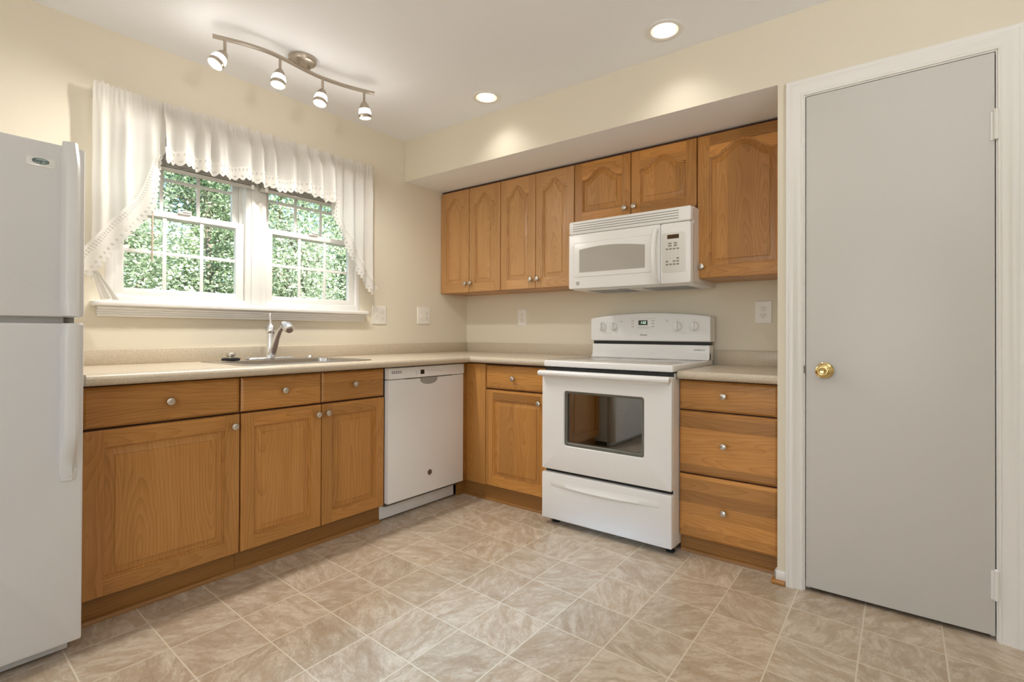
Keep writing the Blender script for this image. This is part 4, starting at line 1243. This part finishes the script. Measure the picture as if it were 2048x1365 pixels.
for k, p in enumerate(rc):
    t = (rc[min(k + 1, len(rc) - 1)] - rc[max(k - 1, 0)]).normalized(); nrm = V((-t.y, t.x, 0))
    secs.append([p + nrm * a + V((0, 0, b)) for a, b in ((-.004, -.0085), (.004, -.0085), (.0055, -.004), (.0055, .004), (.004, .0085), (-.004, .0085), (-.0055, .004), (-.0055, -.004))])
m.loops(secs, 0, True, True, True); m.build('rail', NICKELD, tl)
m = MB(); cx, cy = -1.695, -.472
m.lathe([(.066, 0), (.066, .016), (.062, .023), (.050, .027), (0, .028)], (cx, cy, CEIL_Z), (0, 0, -1), 36); cn = m.build('canopy', NICKELD, tl)
m = MB()
for x in (cx - .03, cx + .03):
    p = min(rc, key=lambda q_: abs(q_.x - x)); m.cyl((p.x, p.y, RZ), (p.x, p.y + .006, CEIL_Z - .024), .006, n=12)
m.build('support_post', NICKELD, tl)
HEADS = [(-2.051, -.455, (-.50, -.05, -.84)), (-1.825, -.503, (-.18, -.12, -.95)), (-1.590, -.481, (-.24, -.10, -.95)), (-1.375, -.531, (.13, .04, -.985))]
for x, y, ax in HEADS:
    ax = V(ax).normalized()
    base = V((x, y, RZ - .060))
    m = MB(); m.cyl((x, y, RZ - .006), base, .0065, n=12); m.lathe([(.0075, -.002), (.0078, .002), (.0075, .004)], base, (0, 0, -1), 12); hd = m.build('spot_head', NICKELD, tl)
    m = MB(); m.lathe([(.006, -.004), (.013, .002), (.021, .014), (.0265, .030), (.0280, .036), (.0270, .037)], base, ax, 24); m.build('socket_cup', NICKELD, hd)
    m = MB(); m.lathe([(.0255, .033), (.029, .042), (.0312, .052), (.0320, .062), (.0316, .068)], base, ax, 28); m.build('glass_shade', SHADE, hd)
    m = MB(); m.lathe([(.0322, .065), (.0335, .067), (.0330, .082), (.0310, .084), (.0305, .079), (.0305, .066), (.0322, .065)], base, ax, 28, cap=False); m.build('nickel_band', NICKELD, hd)
    m = MB(); m.lathe([(.029, .078), (.029, .0845), (.022, .087), (0, .0875)], base, ax, 24); m.build('bulb_face', BULB, hd)
    add_light('track_lamp', 'SPOT', base + ax * .096, TRACK_E, WARM, ax, spot_size=math.radians(150), spot_blend=0.7, shadow_soft_size=.022)

# ------------------------------------------------------------------ recessed downlights
dl0 = None
labels = ['recessed ceiling downlight with white trim ring, the one nearer the pantry door', 'recessed ceiling downlight with white trim ring, the one nearer the track light']
for k, (x, y) in enumerate(DL):
    if dl0 is None:
        dl0 = thing('downlight', (x, y, CEIL_Z), labels[0], 'ceiling light', 'recessed downlights')
        m = MB(); m.lathe([(.060, -.002), (.083, 0), (.084, .003), (.080, .006), (.066, .007), (.060, .004), (.060, -.002)], (x, y, CEIL_Z), (0, 0, -1), 40, cap=False); m.build('trim_ring', TRIM, dl0)
        m = MB(); n = 36; lps = []
        for r, h in ((.0605, -.001), (.0605, .004), (.0595, .010), (.057, .05), (.046, .10), (.001, .115)):
            lps.append([(x + r * math.cos(2 * PI * q_ / n), y + r * math.sin(2 * PI * q_ / n), CEIL_Z + h) for q_ in range(n)])
        m.loops(lps, 0, True, False, False); m.build('reflector_can', REFLECT, dl0, recalc=False)
        m = MB(); m.lathe([(.020, -.10), (.030, -.078), (.045, -.050), (.049, -.040), (.044, -.030), (0, -.026)], (x, y, CEIL_Z), (0, 0, -1), 28); m.build('bulb', BULB, dl0)
    else:
        c = copy_tree(dl0); c.location = (x, y, CEIL_Z); c['label'] = labels[k]
    add_light('downlight_lamp', 'SPOT', (x, y, CEIL_Z + .018), DOWN_E, WARM, (0, 0, -1), spot_size=math.radians(116), spot_blend=1.0, shadow_soft_size=.04)

# ------------------------------------------------------------------ outside the window
m = MB(); m.box(-14, 14, .3, 22, -.9, -.6); struct('ground', m, LAWN, smooth=0)
def tree(name, x, y, h, r, n, mat, label, leaf=.085, low=0.0):
    root = thing(name, (x, y, -.6), label, 'tree', 'greenery outside the window')
    m = MB()
    top = V((x + random.uniform(-.2, .2), y + random.uniform(-.1, .1), -.6 + h * .9))
    m.tube([(x, y, -.6), (x + .05, y, -.6 + h * .3), (x - .04, y, -.6 + h * .6), top], [.09, .075, .05, .02], 8)
    tips = []
    for k in range(46):
        t = random.uniform(.12, .95); a = random.uniform(0, 2 * PI)
        p = V((x, y, -.6 + h * t)); rr = r * (0.55 + .45 * math.sin(PI * min(1, t * 1.05))) * random.uniform(.6, 1.0)
        e = p + V((math.cos(a) * rr, math.sin(a) * rr, random.uniform(-.1, .5)))
        mid = (p + e) / 2 + V((0, 0, .12))
        m.tube([p, mid, e], [.022, .013, .005], 5); tips += [(p, mid, e)]
    m.build('trunk', BARK, root)
    bm = bmesh.new()
    org = ORG[root]
    for k in range(n):
        p, mid, e = random.choice(tips)
        t = random.random() ** .6
        c_ = p.lerp(mid, t * 2) if t < .5 else mid.lerp(e, t * 2 - 1)
        lim = min(.42, .34 * r + .1); c_ = c_ + V([max(-lim, min(lim, random.gauss(0, .6 * lim))) for _ in range(3)])
        if c_.z < -.55: c_.z = -.55 + random.random() * .2
        d_ = V((random.gauss(0, 1), random.gauss(0, 1), random.gauss(-.3, .6))).normalized()
        sd_ = d_.cross(V((random.gauss(0, 1), random.gauss(0, 1), random.gauss(1.2, 1)))).normalized()
        L_ = leaf * .62 * random.uniform(.6, 1.25); w_ = L_ * .30
        c_ = c_ - org
        vs = [bm.verts.new(c_), bm.verts.new(c_ + d_ * L_ * .5 + sd_ * w_), bm.verts.new(c_ + d_ * L_), bm.verts.new(c_ + d_ * L_ * .5 - sd_ * w_)]
        bm.faces.new(vs)
    me = bpy.data.meshes.new('foliage'); bm.to_mesh(me); bm.free(); me.materials.append(mat)
    o = bpy.data.objects.new('foliage', me); C.objects.link(o); o.parent = root; ORG[o] = org
tree('shrub', -1.62, 2.6, 2.75, .58, 17000, LEAF_C, 'pale sunlit shrub low in the window nearest the refrigerator', .075)
tree('shrub', .08, 2.6, 2.70, .58, 17000, LEAF_C, 'pale sunlit shrub low in the window farther from the refrigerator', .075)
tree('shrub', 1.78, 2.6, 2.70, .58, 12000, LEAF_B, 'deep green shrub hidden mostly behind the side curtain by the switch plate', .08)
tree('tree', -1.55, 4.75, 5.2, .95, 24000, LEAF_B, 'deep green tree seen through the window nearest the refrigerator', .085)
tree('tree', .95, 4.75, 5.4, .95, 26000, LEAF_A, 'bright green tree between the mullion and the middle of the farther window', .085)
tree('tree', 3.45, 4.75, 5.2, .95, 20000, LEAF_A, 'bright green tree at the outer edge of the farther window', .085)
tree('tree', -2.3, 7.9, 7.0, 1.45, 22000, LEAF_A, 'tall tree in the second row, at the curtain edge beside the refrigerator', .12)
tree('tree', 1.2, 7.9, 7.0, 1.45, 26000, LEAF_B, 'tall dark tree in the second row, behind the mullion', .12)
tree('tree', 4.7, 7.9, 7.0, 1.45, 22000, LEAF_B, 'tall dark tree in the second row, behind the farther window', .12)
tree('tree', -2.4, 12.4, 9.5, 2.1, 24000, LEAF_A, 'broad sunlit tree in the farthest row, at the refrigerator side', .18)
tree('tree', 2.6, 12.4, 9.5, 2.1, 28000, LEAF_A, 'broad sunlit tree in the farthest row, behind the mullion', .18)
tree('tree', 7.6, 12.4, 9.5, 2.1, 24000, LEAF_A, 'broad sunlit tree in the farthest row, at the switch plate side', .18)
